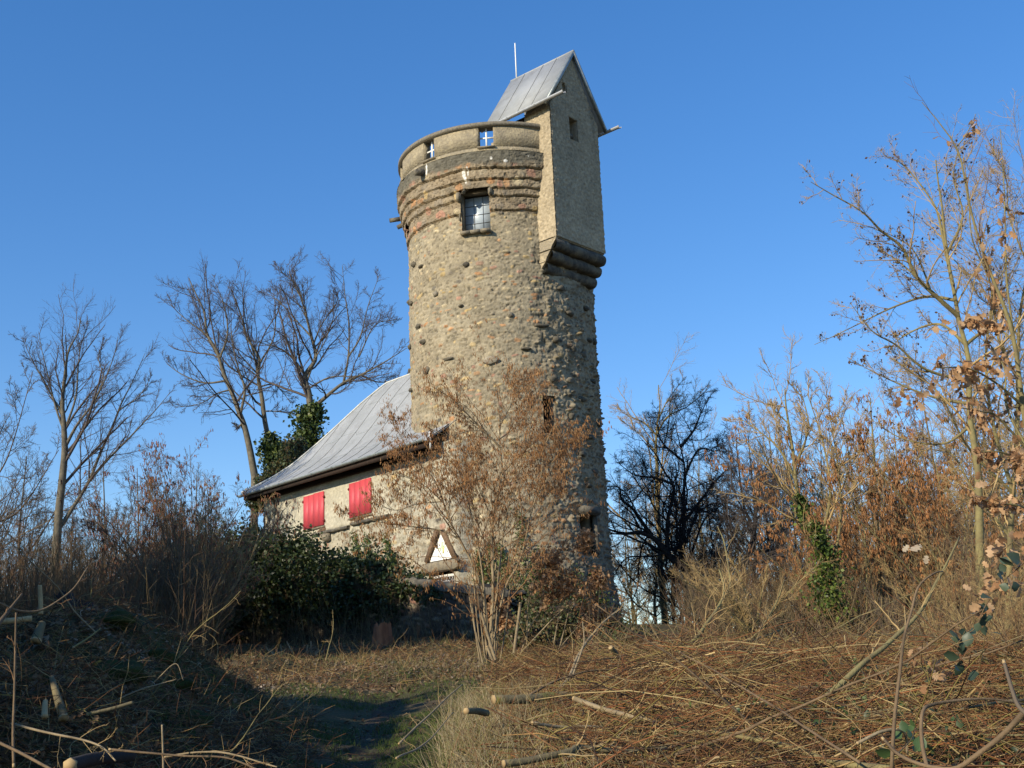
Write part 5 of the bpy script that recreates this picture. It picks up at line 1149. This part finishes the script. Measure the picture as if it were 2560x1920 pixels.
branch('long thin branch sloping down to the right across the heap', [(0, 850), (200, 960), (400, 1070), (600, 1200), (800, 1320), (1160, 1560)], *A7, 10, 7, .006, .009, 'bark_brown', 5)
branch('smooth branch slanting down right from the middle of the mossy one', [(1070, 610), (1300, 680), (1550, 755), (1900, 830), (2250, 860)], *A6, 11, 10, .024, .016, 'bark_pale', 8)
branch('curved dead stick standing out of the heap before the tower foot', [(930, 580), (1030, 490), (1100, 340), (1200, 190), (1340, 58)], *A6, 14, 16, .022, .012, 'bark_pale', 4, ends=(0, 1))
branch('forked stick beside the curved one at the left of the heap', [(1060, 470), (1110, 330), (1130, 250), (1118, 130)], *A6, 14, 14.3, .014, .006, 'bark_pale', 3)
branch('upper cut branch rising to the right, lower of the pair', [(1740, 450), (1900, 370), (2050, 300), (2330, 190)], *A6, 15, 17, .035, .016, 'bark_green', 12, twl=.35)
branch('upper cut branch with pale end rising steeply, upper of the pair', [(1680, 445), (1780, 275), (1870, 170), (1960, 30), (1990, -60), (1960, -190)], *A6, 15, 16.5, .030, .010, 'bark_green', 10)
branch('thin reddish arched branch on the left crest of the heap', [(780, 590), (950, 500), (1150, 440), (1400, 425), (1600, 440)], *A6, 13, 14, .014, .008, 'bark_brown', 6)
branch('straight grey branch low in the heap, left', [(820, 760), (1000, 775), (1250, 775), (1500, 830)], *A6, 10, 10.5, .016, .012, 'bark_pale', 5)
branch('long pale pole leaning up to the right over the heap', [(900, 1180), (1150, 950), (1370, 770), (1560, 560), (1680, 350), (1800, 110)], *A7, 10.5, 12, .028, .009, 'bark_green', 7, twl=.16)
branch('pale pole rising right in the background of the heap', [(1000, 700), (1200, 600), (1130, 640)][:2]+[(1500, 470)], *A7, 18, 18.5, .012, .008, 'bark_green', 6)
branch('dry stalk leaning over the dark path at the left edge of the heap', [(0, 880), (120, 765), (250, 640), (385, 520)], *A6, 9, 10.2, .009, .005, 'bark_pale', 2)
branch('low stalk lying across the path edge below the leaning one', [(-20, 975), (100, 920), (200, 840), (330, 690)], *A6, 8.2, 9.5, .008, .004, 'bark_pale', 2)
branch('upright branch with curved twigs on the heap crest left of the ivy tree', [(0, 900), (70, 800), (200, 620), (300, 470), (322, 380), (290, 160), (240, 40)], *A7, 15.5, 17, .022, .006, 'bark_green', 12, twl=.35)
branch('grey-brown branch curving up right behind the crest of the heap', [(20, 980), (230, 880), (450, 770), (590, 590), (670, 390)], *A7, 16, 17, .024, .007, 'bark_green', 12)
branch('short sawn stub with a knot on the crest of the heap', [(1385, 410), (1340, 340), (1300, 290)], *A6, 15, 14.8, .022, .03, 'log', 0, ends=(0, 1))
branch('low dead branch crossing the right part of the heap', [(760, 1170), (1050, 1110), (1400, 1060), (1750, 1030)], *A7, 11, 11.5, .012, .008, 'bark_green', 6)
branch('bent dead branch crossing low at the right', [(800, 1360), (1000, 1340), (1300, 1260), (1600, 1190)], *A7, 9, 9.5, .013, .008, 'bark_green', 6)
branch('hooked pale twig in front at the lower right', [(1150, 1430), (1290, 1360), (1400, 1345), (1450, 1380), (1460, 1500)], *A7, 7, 7.2, .010, .007, 'bark_pale', 2)
branch('bone-pale broken stick at the bottom middle of the heap', [(1880, 1010), (1930, 975), (1965, 968)], *A6, 7.8, 7.8, .010, .008, 'cutwood', 0)
branch('dark bramble cane rising tall at the right with a drooping tip', [(1370, 1620), (1400, 1100), (1430, 760), (1480, 580), (1530, 430), (1640, 350), (1705, 335)], *A7, 5.2, 5.6, .0085, .003, 'bark_brown', 0, group=None, name='bramble_cane', cat='cane')
branch('red-brown bramble cane arching at the lower right corner', [(1610, 1620), (1570, 1430), (1570, 1240), (1630, 1190), (1800, 1160), (2000, 1150), (2250, 1190)], *A7, 5, 5.4, .009, .005, 'bark_brown', 3, group=None, name='bramble_cane', cat='cane')
branch('blurred grey-brown branch sweeping up to the right edge in front', [(1310, 1420), (1400, 1520), (1560, 1582), (1750, 1590), (1900, 1500), (2100, 1360), (2260, 1200)], *A7, 4.8, 4.4, .006, .012, 'bark_brown', 0, group=None, name='bramble_cane', cat='cane')
branch('short steel-grey cane crossing the lower right edge', [(2085, 930), (2130, 1070), (2180, 1190), (2260, 1260)], *A7, 4.2, 4.0, .006, .008, 'twig', 0, group=None, name='bramble_cane', cat='cane')
# anonymous further big ones
for j in range(34):
    y_ = rng.uniform(8, 20); x_ = rng.uniform(.3, .42*y_); z_ = float(hgt(x_, y_, False)+heap(np.array(x_), np.array(y_)))*1.0
    az = rng.normal(0, .5)+(np.pi if rng.random() < .5 else 0); L_ = rng.uniform(1.2, 3.2); d_ = np.array([math.cos(az), math.sin(az)*.8, rng.normal(.04, .12)]); S = np.array([[x_, y_, z_-rng.uniform(0, .25)]])-d_*L_/2
    S[0, 2] = max(S[0, 2], float(hgt(S[0, 0], S[0, 1], False))+.08); P_, r_b = grow(S, d_[None], np.array([L_]), np.array([rng.uniform(.006, .017)]), 14, .09, 0, rng)
    t = thing('cut_branch', 'thin brown cut branch lying tangled in the brush heap right of the path', 'branch', tuple(P_[0, 0]), 'smaller cut branches in the brush heap'); m_ = MB(); tubes(m_, P_[0], r_b[0], 6, cap=True); m_.build('stem', M[['bark_green', 'log', 'bark_brown', 'bark_brown'][j % 4]], t)
    g_ = branchset(P_, r_b, [(9, .2, 40, 15, .26, .5, 6, .16, .02, .0022), (3, .2, 40, 15, .45, .6, 4, .15, 0, .0018)], rng); m_ = MB()
    for p, r in g_: tubes(m_, p, r, 3)
    m_.build('twigs', M['twig_red'] if j % 2 else M['twig_pale'], t)
# near bramble sprays with green leaves at the right
def spray(label, pts, Y, nl, cols, sz, lob=False, kk=A7):
    P_ = limb_world(px(pts, *kk), Y, 16, depth=.4); t = thing('oak_spray' if lob else 'bramble_spray', label, 'twig' if lob else 'plant', tuple(P_[0])); m_ = MB(); tubes(m_, P_, np.linspace(.005, .002, 16), 4); m_.build('stem', M['bark_brown'], t)
    i = rng.integers(3, 16, nl); m_ = MB(); leaves(m_, P_[i]+rng.normal(0, .045, (nl, 3)), sz, rng, pick(cols, nl, rng, .2), long=1.25, lobed=lob); m_.build('leaves', M['leaf'] if not lob else M['deadleaf'], t, vcol=True)
GR = [(.07, .10, .06), (.05, .08, .05), (.09, .12, .07)]
spray('dark green bramble leaves hanging below the dry oak leaves at right', [(2000, 500), (1960, 560), (1900, 690), (1840, 740), (1780, 830), (1820, 950)], 7.6, 22, GR, .085)
spray('dark bramble leaves at the extreme right edge, highest', [(2240, 250), (2150, 330), (2080, 390)], 7.2, 10, GR, .085)
spray('green bramble leaves low at the bottom right', [(1400, 1500), (1480, 1420), (1520, 1330)], 6.8, 10, [(.07, .12, .04)], .08)
spray('dry tan leaf cluster hanging over the right of the heap', [(1560, 800), (1550, 900), (1580, 990), (1640, 960)], 8.6, 22, OAK, .09, True)
spray('single bleached leaf on a twig tip, right of the ivy tree', [(1500, 80), (1530, 150), (1535, 190)], 9, 3, [(.62, .52, .38)], .10, True)

for k, (x_, y_, dx, dy, nl, Y_, lb) in enumerate(((2440, 800, -90, 40, 26, 9.2, 'tan oak leaves on the uppermost long spray at the right edge'), (2500, 900, -130, 60, 40, 9, 'dense tan oak leaves at the right edge halfway up the picture'), (2560, 1020, -120, 40, 36, 9.4, 'tan oak leaves beside the right edge, below the densest cluster'), (2420, 960, -90, 10, 26, 9.6, 'tan oak leaves left of the densest cluster'),
        (2570, 1150, -110, 50, 30, 8.8, 'drooping tan oak leaves at the right edge level with the eave'), (2590, 1330, -120, 90, 40, 8.2, 'tan oak leaves beside the green bramble leaves at the right edge'), (2540, 1460, -110, 60, 34, 8, 'low tan oak leaves touching the heap at the right edge'), (2300, 1000, -60, -30, 12, 9.6, 'few tan oak leaves on the leftmost spray of the young oak'))):
    spray(lb, [(x_+60, y_+60), (x_, y_), (x_+dx*.5, y_+dy*.3), (x_+dx, y_+dy)], Y_, nl, OAK, .075, True, (0, 0, 1))
# ------------------------------------------------------------------ left mound: logs, stakes, stump, moss
A5 = (0, 1400, .3134); LG = 'branches and canes on the left mound'
branch('pale broken wooden stake standing upright on the left mound', [(332, 440), (328, 320), (322, 205)], *A5, 10.2, 10.2, .020, .018, 'cutwood', 0, name='wooden_stake', cat='stake', group=None, ends=(0, 0))
branch('pale yellow log lying across the top left of the mound', [(-60, 480), (80, 478), (255, 468)], *A5, 10, 10.2, .028, .026, 'cutwood', 0, name='log', cat='log', group=None)
branch('split yellowish stub below the upright stake', [(290, 640), (320, 570), (350, 500)], *A5, 9.9, 10, .045, .03, 'mossy', 0, name='log', cat='log', group=None)
branch('leaning split branch stub in the middle of the left mound', [(500, 1250), (450, 1080), (410, 935)], *A5, 8, 8.2, .035, .018, 'log', 0, name='log', cat='log', group=None)
branch('short pale stub at the foot of the split branch', [(368, 1240), (378, 1120)], *A5, 7.6, 7.7, .022, .016, 'cutwood', 0, name='log', cat='log', group=None, ends=(0, 1))
branch('cut log with sawn orange end lying at the bottom left corner', [(560, 1640), (750, 1590), (1050, 1560)], *A5, 5.9, 6.4, .036, .035, 'bark_dark', 0, name='log', cat='log', group=None)  # dark bark colour stands in for the shade on the log's body
branch('thin dark cane standing upright at the left edge', [(100, 1620), (95, 1300), (105, 900), (118, 420)], *A5, 5.2, 5.4, .0065, .004, 'bark_brown', 2, group=LG, name='cane')
branch('red-brown cane arching over the left mound', [(-40, 330), (130, 400), (300, 400), (450, 335), (600, 225), (710, 60)], *A5, 6.5, 7, .007, .004, 'bark_brown', 2, group=LG, name='cane')
branch('thick dark cane crossing the far left edge', [(-60, 560), (50, 420), (175, 265)], *A5, 5.5, 5.8, .012, .006, 'bark_brown', 1, group=LG, name='cane')
branch('pale fallen branch with a forked tip at the lower left', [(110, 1305), (400, 1392), (700, 1450), (840, 1500), (935, 1590)], *A5, 6.4, 6.0, .007, .004, 'bark_pale', 8, group=LG)
branch('straight pale stick upright at the bottom, left of the path', [(1303, 1700), (1300, 1500), (1298, 1318)], *A5, 6.6, 6.6, .006, .005, 'bark_pale', 0, group=LG)
branch('mossy stick lying in the dark centre of the mound', [(700, 1230), (900, 1190), (1045, 1150)], *A5, 8.2, 8.3, .014, .014, 'mossy', 0, group=LG)
branch('lit twig bent like a roof at the right flank of the mound', [(1240, 980), (1400, 838), (1465, 970)], *A5, 9, 9, .004, .003, 'bark_pale', 0, group=LG)
branch('long stick lying at the bottom left of the path', [(1330, 1570), (1600, 1545), (1900, 1560), (2200, 1640)], *A5, 6.8, 6.4, .006, .004, 'bark_pale', 3, group=LG)
branch('second long red stick just above the path edge at the bottom', [(900, 1500), (1400, 1560), (1800, 1590), (2100, 1700)], *A5, 6.0, 6.0, .006, .004, 'bark_brown', 4, group=LG)
branch('straight twig lying diagonally high on the mound', [(590, 690), (700, 620), (800, 545)], *A5, 9.4, 9.5, .009, .006, 'bark_green', 0, group=LG)
branch('thin brown cane slanting in the bottom left corner', [(-40, 1430), (150, 1530), (420, 1680)], *A5, 5.2, 5, .007, .006, 'bark_brown', 2, group=LG)
for j in range(24):
    y_ = rng.uniform(5.5, 13); x_ = -rng.uniform(.18*y_+.4, .42*y_); z_ = float(hgt(x_, y_))+.03; d_ = unit(np.array([rng.normal(0, 1), rng.normal(0, .6), rng.normal(.1, .25)])); L_ = rng.uniform(.5, 1.5)
    P_, r_b = grow(np.array([[x_, y_, z_]]), d_[None], np.array([L_]), np.array([rng.uniform(.004, .01)]), 10, .10, 0, rng)
    t = thing('fallen_branch', 'thin fallen branch lying on the dark left mound', 'branch', tuple(P_[0, 0]), 'fallen branches on the left mound'); m_ = MB(); tubes(m_, P_[0], r_b[0], 5); m_.build('stem', M[['bark_green', 'bark_pale', 'bark_brown'][j % 3]], t)
    g_ = branchset(P_, r_b, [(6, .2, 42, 15, .3, .5, 6, .18, .0, .0018)], rng); m_ = MB(); tubes(m_, *g_[0], 3); m_.build('twigs', M['twig_pale'], t)
# moss cushions
for k, (x_, y_, Y_, r, lb) in enumerate(((940, 930, 9.2, .26, 'bright moss cushion at the centre of the left mound'), (1440, 1290, 8, .26, 'large moss cushion on the right flank of the mound'), (1560, 1545, 6.8, .15, 'small bright moss cushion at the bottom beside the long stick'), (900, 500, 12, .22, 'dark moss cushion near the top of the mound'), (1250, 780, 10.5, .22, 'moss cushion on the upper right flank of the mound'), (330, 980, 8, .13, 'tiny moss cushion behind the split branch'), (1420, 990, 9.2, .14, 'flat moss patch beside the roof-shaped twig'))):
    p_ = hit(x_*.3134, 1400+y_*.3134); p_[2] = hgt(p_[0], p_[1]); P, f = boulder(p_+[0, 0, -.02], r, r*.8, r*.45, (0, -1, 0), k+5, 26, 14); P = P+.012*vnoise(P, 22, 5)[..., None]
    m_ = MB(); m_.add(P, f); o = m_.build('moss_cushion', M['moss'], smooth=True, base=tuple(p_)); tag(o, lb, 'moss', 'moss cushions on the left mound')
def stump(name, label, x_, ytop, ybot, Y_, rad_, mt, seed, hollow=True, lean=0.):
    b_ = atY(x_, ybot, Y_); tp = atY(x_+lean, ytop, Y_); h_ = tp[2]-b_[2]; t = thing(name, label, 'stump', tuple(b_)); nu_, nv_ = 40, 16; an = np.linspace(0, 2*np.pi, nu_+1); tt_ = np.linspace(0, 1, nv_)
    A_, T_ = np.meshgrid(an, tt_); rr_ = rad_*(1.25-.35*T_)*(1+.10*vnoise(np.stack([np.cos(A_)*1.5, np.sin(A_)*1.5, T_*.4], -1), 1.4, seed)+.06*vnoise(np.stack([np.cos(A_)*4, np.sin(A_)*4, T_*.6], -1), 1.5, seed+1))
    jag = 1-.28*np.abs(vnoise(np.stack([np.cos(A_)*2, np.sin(A_)*2, T_*0], -1), 1.3, seed+2)); Zs = T_*h_*jag; P = np.stack([b_[0]+np.cos(A_)*rr_+(tp[0]-b_[0])*T_, b_[1]+np.sin(A_)*rr_, b_[2]-.1*(T_ == 0)+Zs], -1); P[:, -1] = P[:, 0]
    m_ = MB(); m_.add(P, grid_faces(nv_, nu_+1)); m_.build('trunk_shell', M[mt], t, smooth=True)
    Q = np.stack([P[-1], np.stack([b_[0]+np.cos(an)*rad_*.55+(tp[0]-b_[0]), b_[1]+np.sin(an)*rad_*.55, b_[2]+0*an+h_*.55], -1), np.repeat((b_+[0, 0, h_*.5])[None], nu_+1, 0)]); m_ = MB(); m_.add(Q, grid_faces(3, nu_+1)); m_.build('broken_top', M['redwood'], t)
stump('tree_stump', 'broken reddish hollow tree stump below the ivy hedge by the wall', 957, 1553, 1640, 28.6, .22, 'redwood', 3)
stump('tree_stump', 'dark broken stump on the crest of the left mound', 168, 1478, 1530, 12.5, .10, 'bark_dark', 8, lean=-10)
stump('tree_stump', 'low dark rotten stump lump right of the one on the mound crest', 205, 1500, 1540, 12.7, .14, 'bark_dark', 11)
# coppiced stool with cut stubs left of the sunlit litter
st0 = hit(735, 1640); t = thing('hazel_stool', 'cluster of short pale cut stubs at the edge of the shade left of the path', 'stump', tuple(st0))
for j in range(16):
    a_ = rng.uniform(-.55, .55); s = np.array([st0[0]+a_, st0[1]+rng.uniform(-.25, .25), 0]); s[2] = hgt(s[0], s[1])-.03; e = s+np.array([a_*.25+rng.normal(0, .06), 0, rng.uniform(.12, .34)]); m_ = MB(); tubes(m_, np.stack([s, e]), [.02, .017], 6); q = m_.build('cut_stub', M['bark_pale'], t); sub(q, t)
    m_ = MB(); tubes(m_, np.stack([e, e+unit(e-s)*.01]), [.0175, .017], 6, cap=True); m_.build('cut_face', M['cutwood'], q)
branch('green sapling with two thin forks in front of the dark wall', [(1260, 640), (1300, 460), (1330, 370), (1350, 240), (1342, 90)], 480, 1500, .2622, 25, 25.5, .012, .004, 'bark_green', 5, name='sapling', cat='sapling', group=None, ends=(0, 0))

# ------------------------------------------------------------------ ground cover
rng = np.random.default_rng(55)
def ground_pts(n, dens_seed, thr, yr=(5.5, 33), xw=.46):
    y_ = yr[0]*(yr[1]/yr[0])**rng.random(n); x_ = rng.uniform(-xw, xw, n)*y_; ok = vnoise(np.stack([x_, y_, x_*0], -1), .8, dens_seed) > thr; x_, y_ = x_[ok], y_[ok]; return x_, y_
x_, y_ = ground_pts(60000, 3, -.35); n = len(x_); C = np.stack([x_, y_, hgt(x_, y_)+.012], -1); m_ = MB()
_pd = np.abs(C[:, 0]-np.interp(C[:, 1], [8, 14, 20], [-1.2, -1.75, -1.9])); C = C[(_pd > .9) | (C[:, 1] > 19) | (rng.random(len(C)) < .4)][:20000]
leaves(m_, C, .068, rng, pick([(.20, .14, .08), (.27, .19, .11), (.14, .09, .05), (.32, .24, .15), (.10, .065, .04)], len(C), rng, .3), flat=.75); o = m_.build('dead_leaves', M['deadleaf'], vcol=True); o['kind'] = 'stuff'; o['label'] = 'dead brown leaves covering the ground'
# pale bleached litter band
n = 4200; u_ = rng.random(n)*.75; x_ = np.where(u_ < .4, rng.normal(-1.7, 1.3, n), np.where(u_ < .6, rng.normal(-3.9, .5, n), rng.normal(-3.9, .5, n))); y_ = np.where(u_ < .4, rng.normal(23.0, 1.2, n), np.where(u_ < .6, rng.normal(17.0, 1.9, n), rng.normal(11.0, .9, n))); C = np.stack([x_, y_, hgt(x_, y_)+.015], -1); m_ = MB()
leaves(m_, C, .06, rng, pick([(.46, .37, .27), (.54, .46, .36), (.34, .25, .16), (.40, .29, .19)], n, rng, .2), flat=.7); o = m_.build('pale_litter', M['deadleaf'], vcol=True); o['kind'] = 'stuff'; o['label'] = 'pale bleached leaf litter beside the path'
def blades(n, C, h0, h1, cols, wd, lean=.35, m=4):
    d = unit(rng.normal(0, lean, (n, 3))+[0, 0, 1]); p, r = grow(C, d, rng.uniform(h0, h1, n), np.full(n, wd), m, .16, -.05, rng, rend=.2); m_ = MB(); tubes(m_, p, r, 3, pick(cols, n, rng, .3)); return m_
x_, y_ = ground_pts(150000, 7, -.15, (8, 24), .30); ok = (x_ > -3.9) & (x_ < .4) & (np.abs(x_-np.interp(y_, [8, 14, 18], [-1.2, -1.75, -1.9])) > .12*(y_ < 18)*rng.random(len(y_))*2); x_, y_ = x_[ok][:26000], y_[ok][:26000]
o = blades(len(x_), np.stack([x_, y_, hgt(x_, y_)], -1), .03, .09, [(.08, .115, .025), (.10, .14, .03), (.06, .08, .022)], .0035).build('grass', M['brush'], vcol=True); o['kind'] = 'stuff'; o['label'] = 'short green grass beside the path'
n = 3600; y_ = rng.uniform(7.5, 15, n); x_ = np.interp(y_, [7.5, 10, 15], [-.55, -.75, -.9])+np.abs(rng.normal(0, .8, n)); C = np.stack([x_, y_, hgt(x_, y_)], -1)
o = blades(n, C, .12, .48, [(.34, .27, .15), (.26, .19, .10), (.20, .19, .07), (.42, .35, .22)], .0032, .45, 5).build('dry_grass', M['brush'], vcol=True); o['kind'] = 'stuff'; o['label'] = 'tall dry straw-coloured grass at the edge of the heap'
n = 9000; y_ = 4.8*(14.5/4.8)**rng.random(n); x_ = -rng.uniform(.17, .45, n)*y_; up_ = np.abs(rng.normal(0, .09, n)); C = np.stack([x_, y_, hgt(x_, y_)+up_], -1)
p, r = grow(C, rng.normal(0, 1, (n, 3))*[1, 1, .4], rng.uniform(.12, .6, n), rng.uniform(.0016, .0042, n), 6, .2, 0, rng); p[..., 2] = np.maximum(p[..., 2], hgt(p[..., 0], p[..., 1])+.005); m_ = MB(); tubes(m_, p, r, 3, pick(BRC, n, rng)); o = m_.build('fallen_twigs', M['brush'], vcol=True); o['kind'] = 'stuff'; o['label'] = 'fine fallen twigs covering the left mound'
n = 9000; y_ = 5*(14/5)**rng.random(n); x_ = -rng.uniform(.2, .45, n)*y_; C = np.stack([x_, y_, hgt(x_, y_)+.015+np.abs(rng.normal(0, .03, n))], -1); m_ = MB(); leaves(m_, C, .06, rng, pick([(.24, .15, .08), (.17, .10, .055), (.12, .075, .04), (.30, .20, .12)], n, rng, .3), flat=.3, lobed=True); o = m_.build('brown_leaves', M['deadleaf'], vcol=True); o['kind'] = 'stuff'; o['label'] = 'curled brown leaves heaped on the left mound'
n = 5000; y_ = rng.uniform(19, 31, n); x_ = rng.uniform(-.33, .02, n)*y_; C = np.stack([x_, y_, hgt(x_, y_)+.01], -1); ok = hgt(x_, y_) < 3.4; C = C[ok]; n = len(C)
p, r = grow(C, rng.normal(0, 1, (n, 3))*[1, 1, .4]+[0, 0, .15], rng.uniform(.12, .6, n), rng.uniform(.003, .006, n), 6, .2, 0, rng); p[..., 2] = np.maximum(p[..., 2], hgt(p[..., 0], p[..., 1])+.005); m_ = MB(); tubes(m_, p, r, 3, pick(BRC, n, rng)); o = m_.build('ground_twigs', M['brush'], vcol=True); o['kind'] = 'stuff'; o['label'] = 'loose twigs lying in the clearing before the wall'
n = 9000; y_ = rng.uniform(18, 31, n); x_ = rng.uniform(-.33, .04, n)*y_; C = np.stack([x_, y_, hgt(x_, y_)+.012], -1); C = C[C[:, 2] < 3.4]; n = len(C); m_ = MB(); leaves(m_, C, .075, rng, pick([(.30, .20, .11), (.22, .14, .08), (.15, .10, .06), (.38, .28, .17)], n, rng, .3), flat=.6); o = m_.build('leaf_litter', M['deadleaf'], vcol=True); o['kind'] = 'stuff'; o['label'] = 'brown leaf litter in the sunlit clearing before the wall'
n = 5200; y_ = rng.uniform(20, 30.5, n); x_ = rng.uniform(-.30, .0, n)*y_; ok = vnoise(np.stack([x_, y_, x_*0], -1), .9, 15) > -.1; x_, y_ = x_[ok], y_[ok]; C = np.stack([x_, y_, hgt(x_, y_)], -1); C = C[C[:, 2] < 3.4]
o = blades(len(C), C, .05, .22, [(.10, .12, .035), (.20, .17, .08), (.28, .22, .12)], .005).build('tufted_grass', M['brush'], vcol=True); o['kind'] = 'stuff'; o['label'] = 'tufty grass in front of the retaining wall'
# undergrowth thicket behind (left and right) read as one mass
m_ = MB(); n = 5200; y_ = rng.uniform(24, 42, n); side = rng.random(n) < .5; x_ = np.where(side, rng.uniform(-.44, -.255, n)*y_, rng.uniform(.13, .46, n)*y_); S = np.stack([x_, y_, hgt(x_, y_, False)], -1)
p, r = grow(S, rng.normal(0, .22, (n, 3))+[0, 0, 1], rng.uniform(.6, 3.4, n)*np.where(side, 1, .6), rng.uniform(.005, .012, n), 7, .10, .02, rng); c_ = pick([(.15, .11, .06), (.12, .09, .05), (.2, .15, .08), (.17, .10, .06)], n, rng); tubes(m_, p, r, 3, c_)
S2, D2, L2, R2 = sprout(p, r, 7, .25, .98, 40, 16, .35, .5, rng, minr=.004); q, r2 = grow(S2, D2, L2, R2, 4, .16, .03, rng); tubes(m_, q, r2, 3, np.repeat(c_, 7, 0))
o = m_.build('undergrowth', M['brush'], vcol=True); o['kind'] = 'stuff'; o['label'] = 'thin bare undergrowth behind the clearing'

# ------------------------------------------------------------------ evergreens outside the frame on the sunny side (they shade the clearing)
def shade_tree(x, y, ztop, r, label, grp):
    z0 = float(hgt(x, y, False)); h_ = ztop-z0; return bushmass('holly_tree', label, 'tree', [(x, y, z0+h_*.42, r, r, h_*.44), (x, y, z0+h_*.76, r*.85, r*.85, h_*.27)], 2600, .35 if h_ > 8 else .2, IVYD, grp, core=.80 if h_ > 8 else .74)
for x, y, zt in ((-7.2, 3.4, 4.3), (-7.3, 5.8, 4.7), (-7.6, 8.4, 5.1), (-7.9, 11.2, 5.4)): shade_tree(x, y, zt, 1.7, 'holly in the hedge left of the clearing, outside the picture', 'hollies left of the clearing')
for x, y, zt in ((-16.2, 17.2, 13.4), (-18.0, 18.8, 13.4), (-19.8, 20.4, 12.2), (-21.8, 21.9, 11), (-24.0, 23.4, 10)): shade_tree(x, y, zt, 2.1, 'tall evergreen in the row left of the house, outside the picture', 'evergreens left of the house')
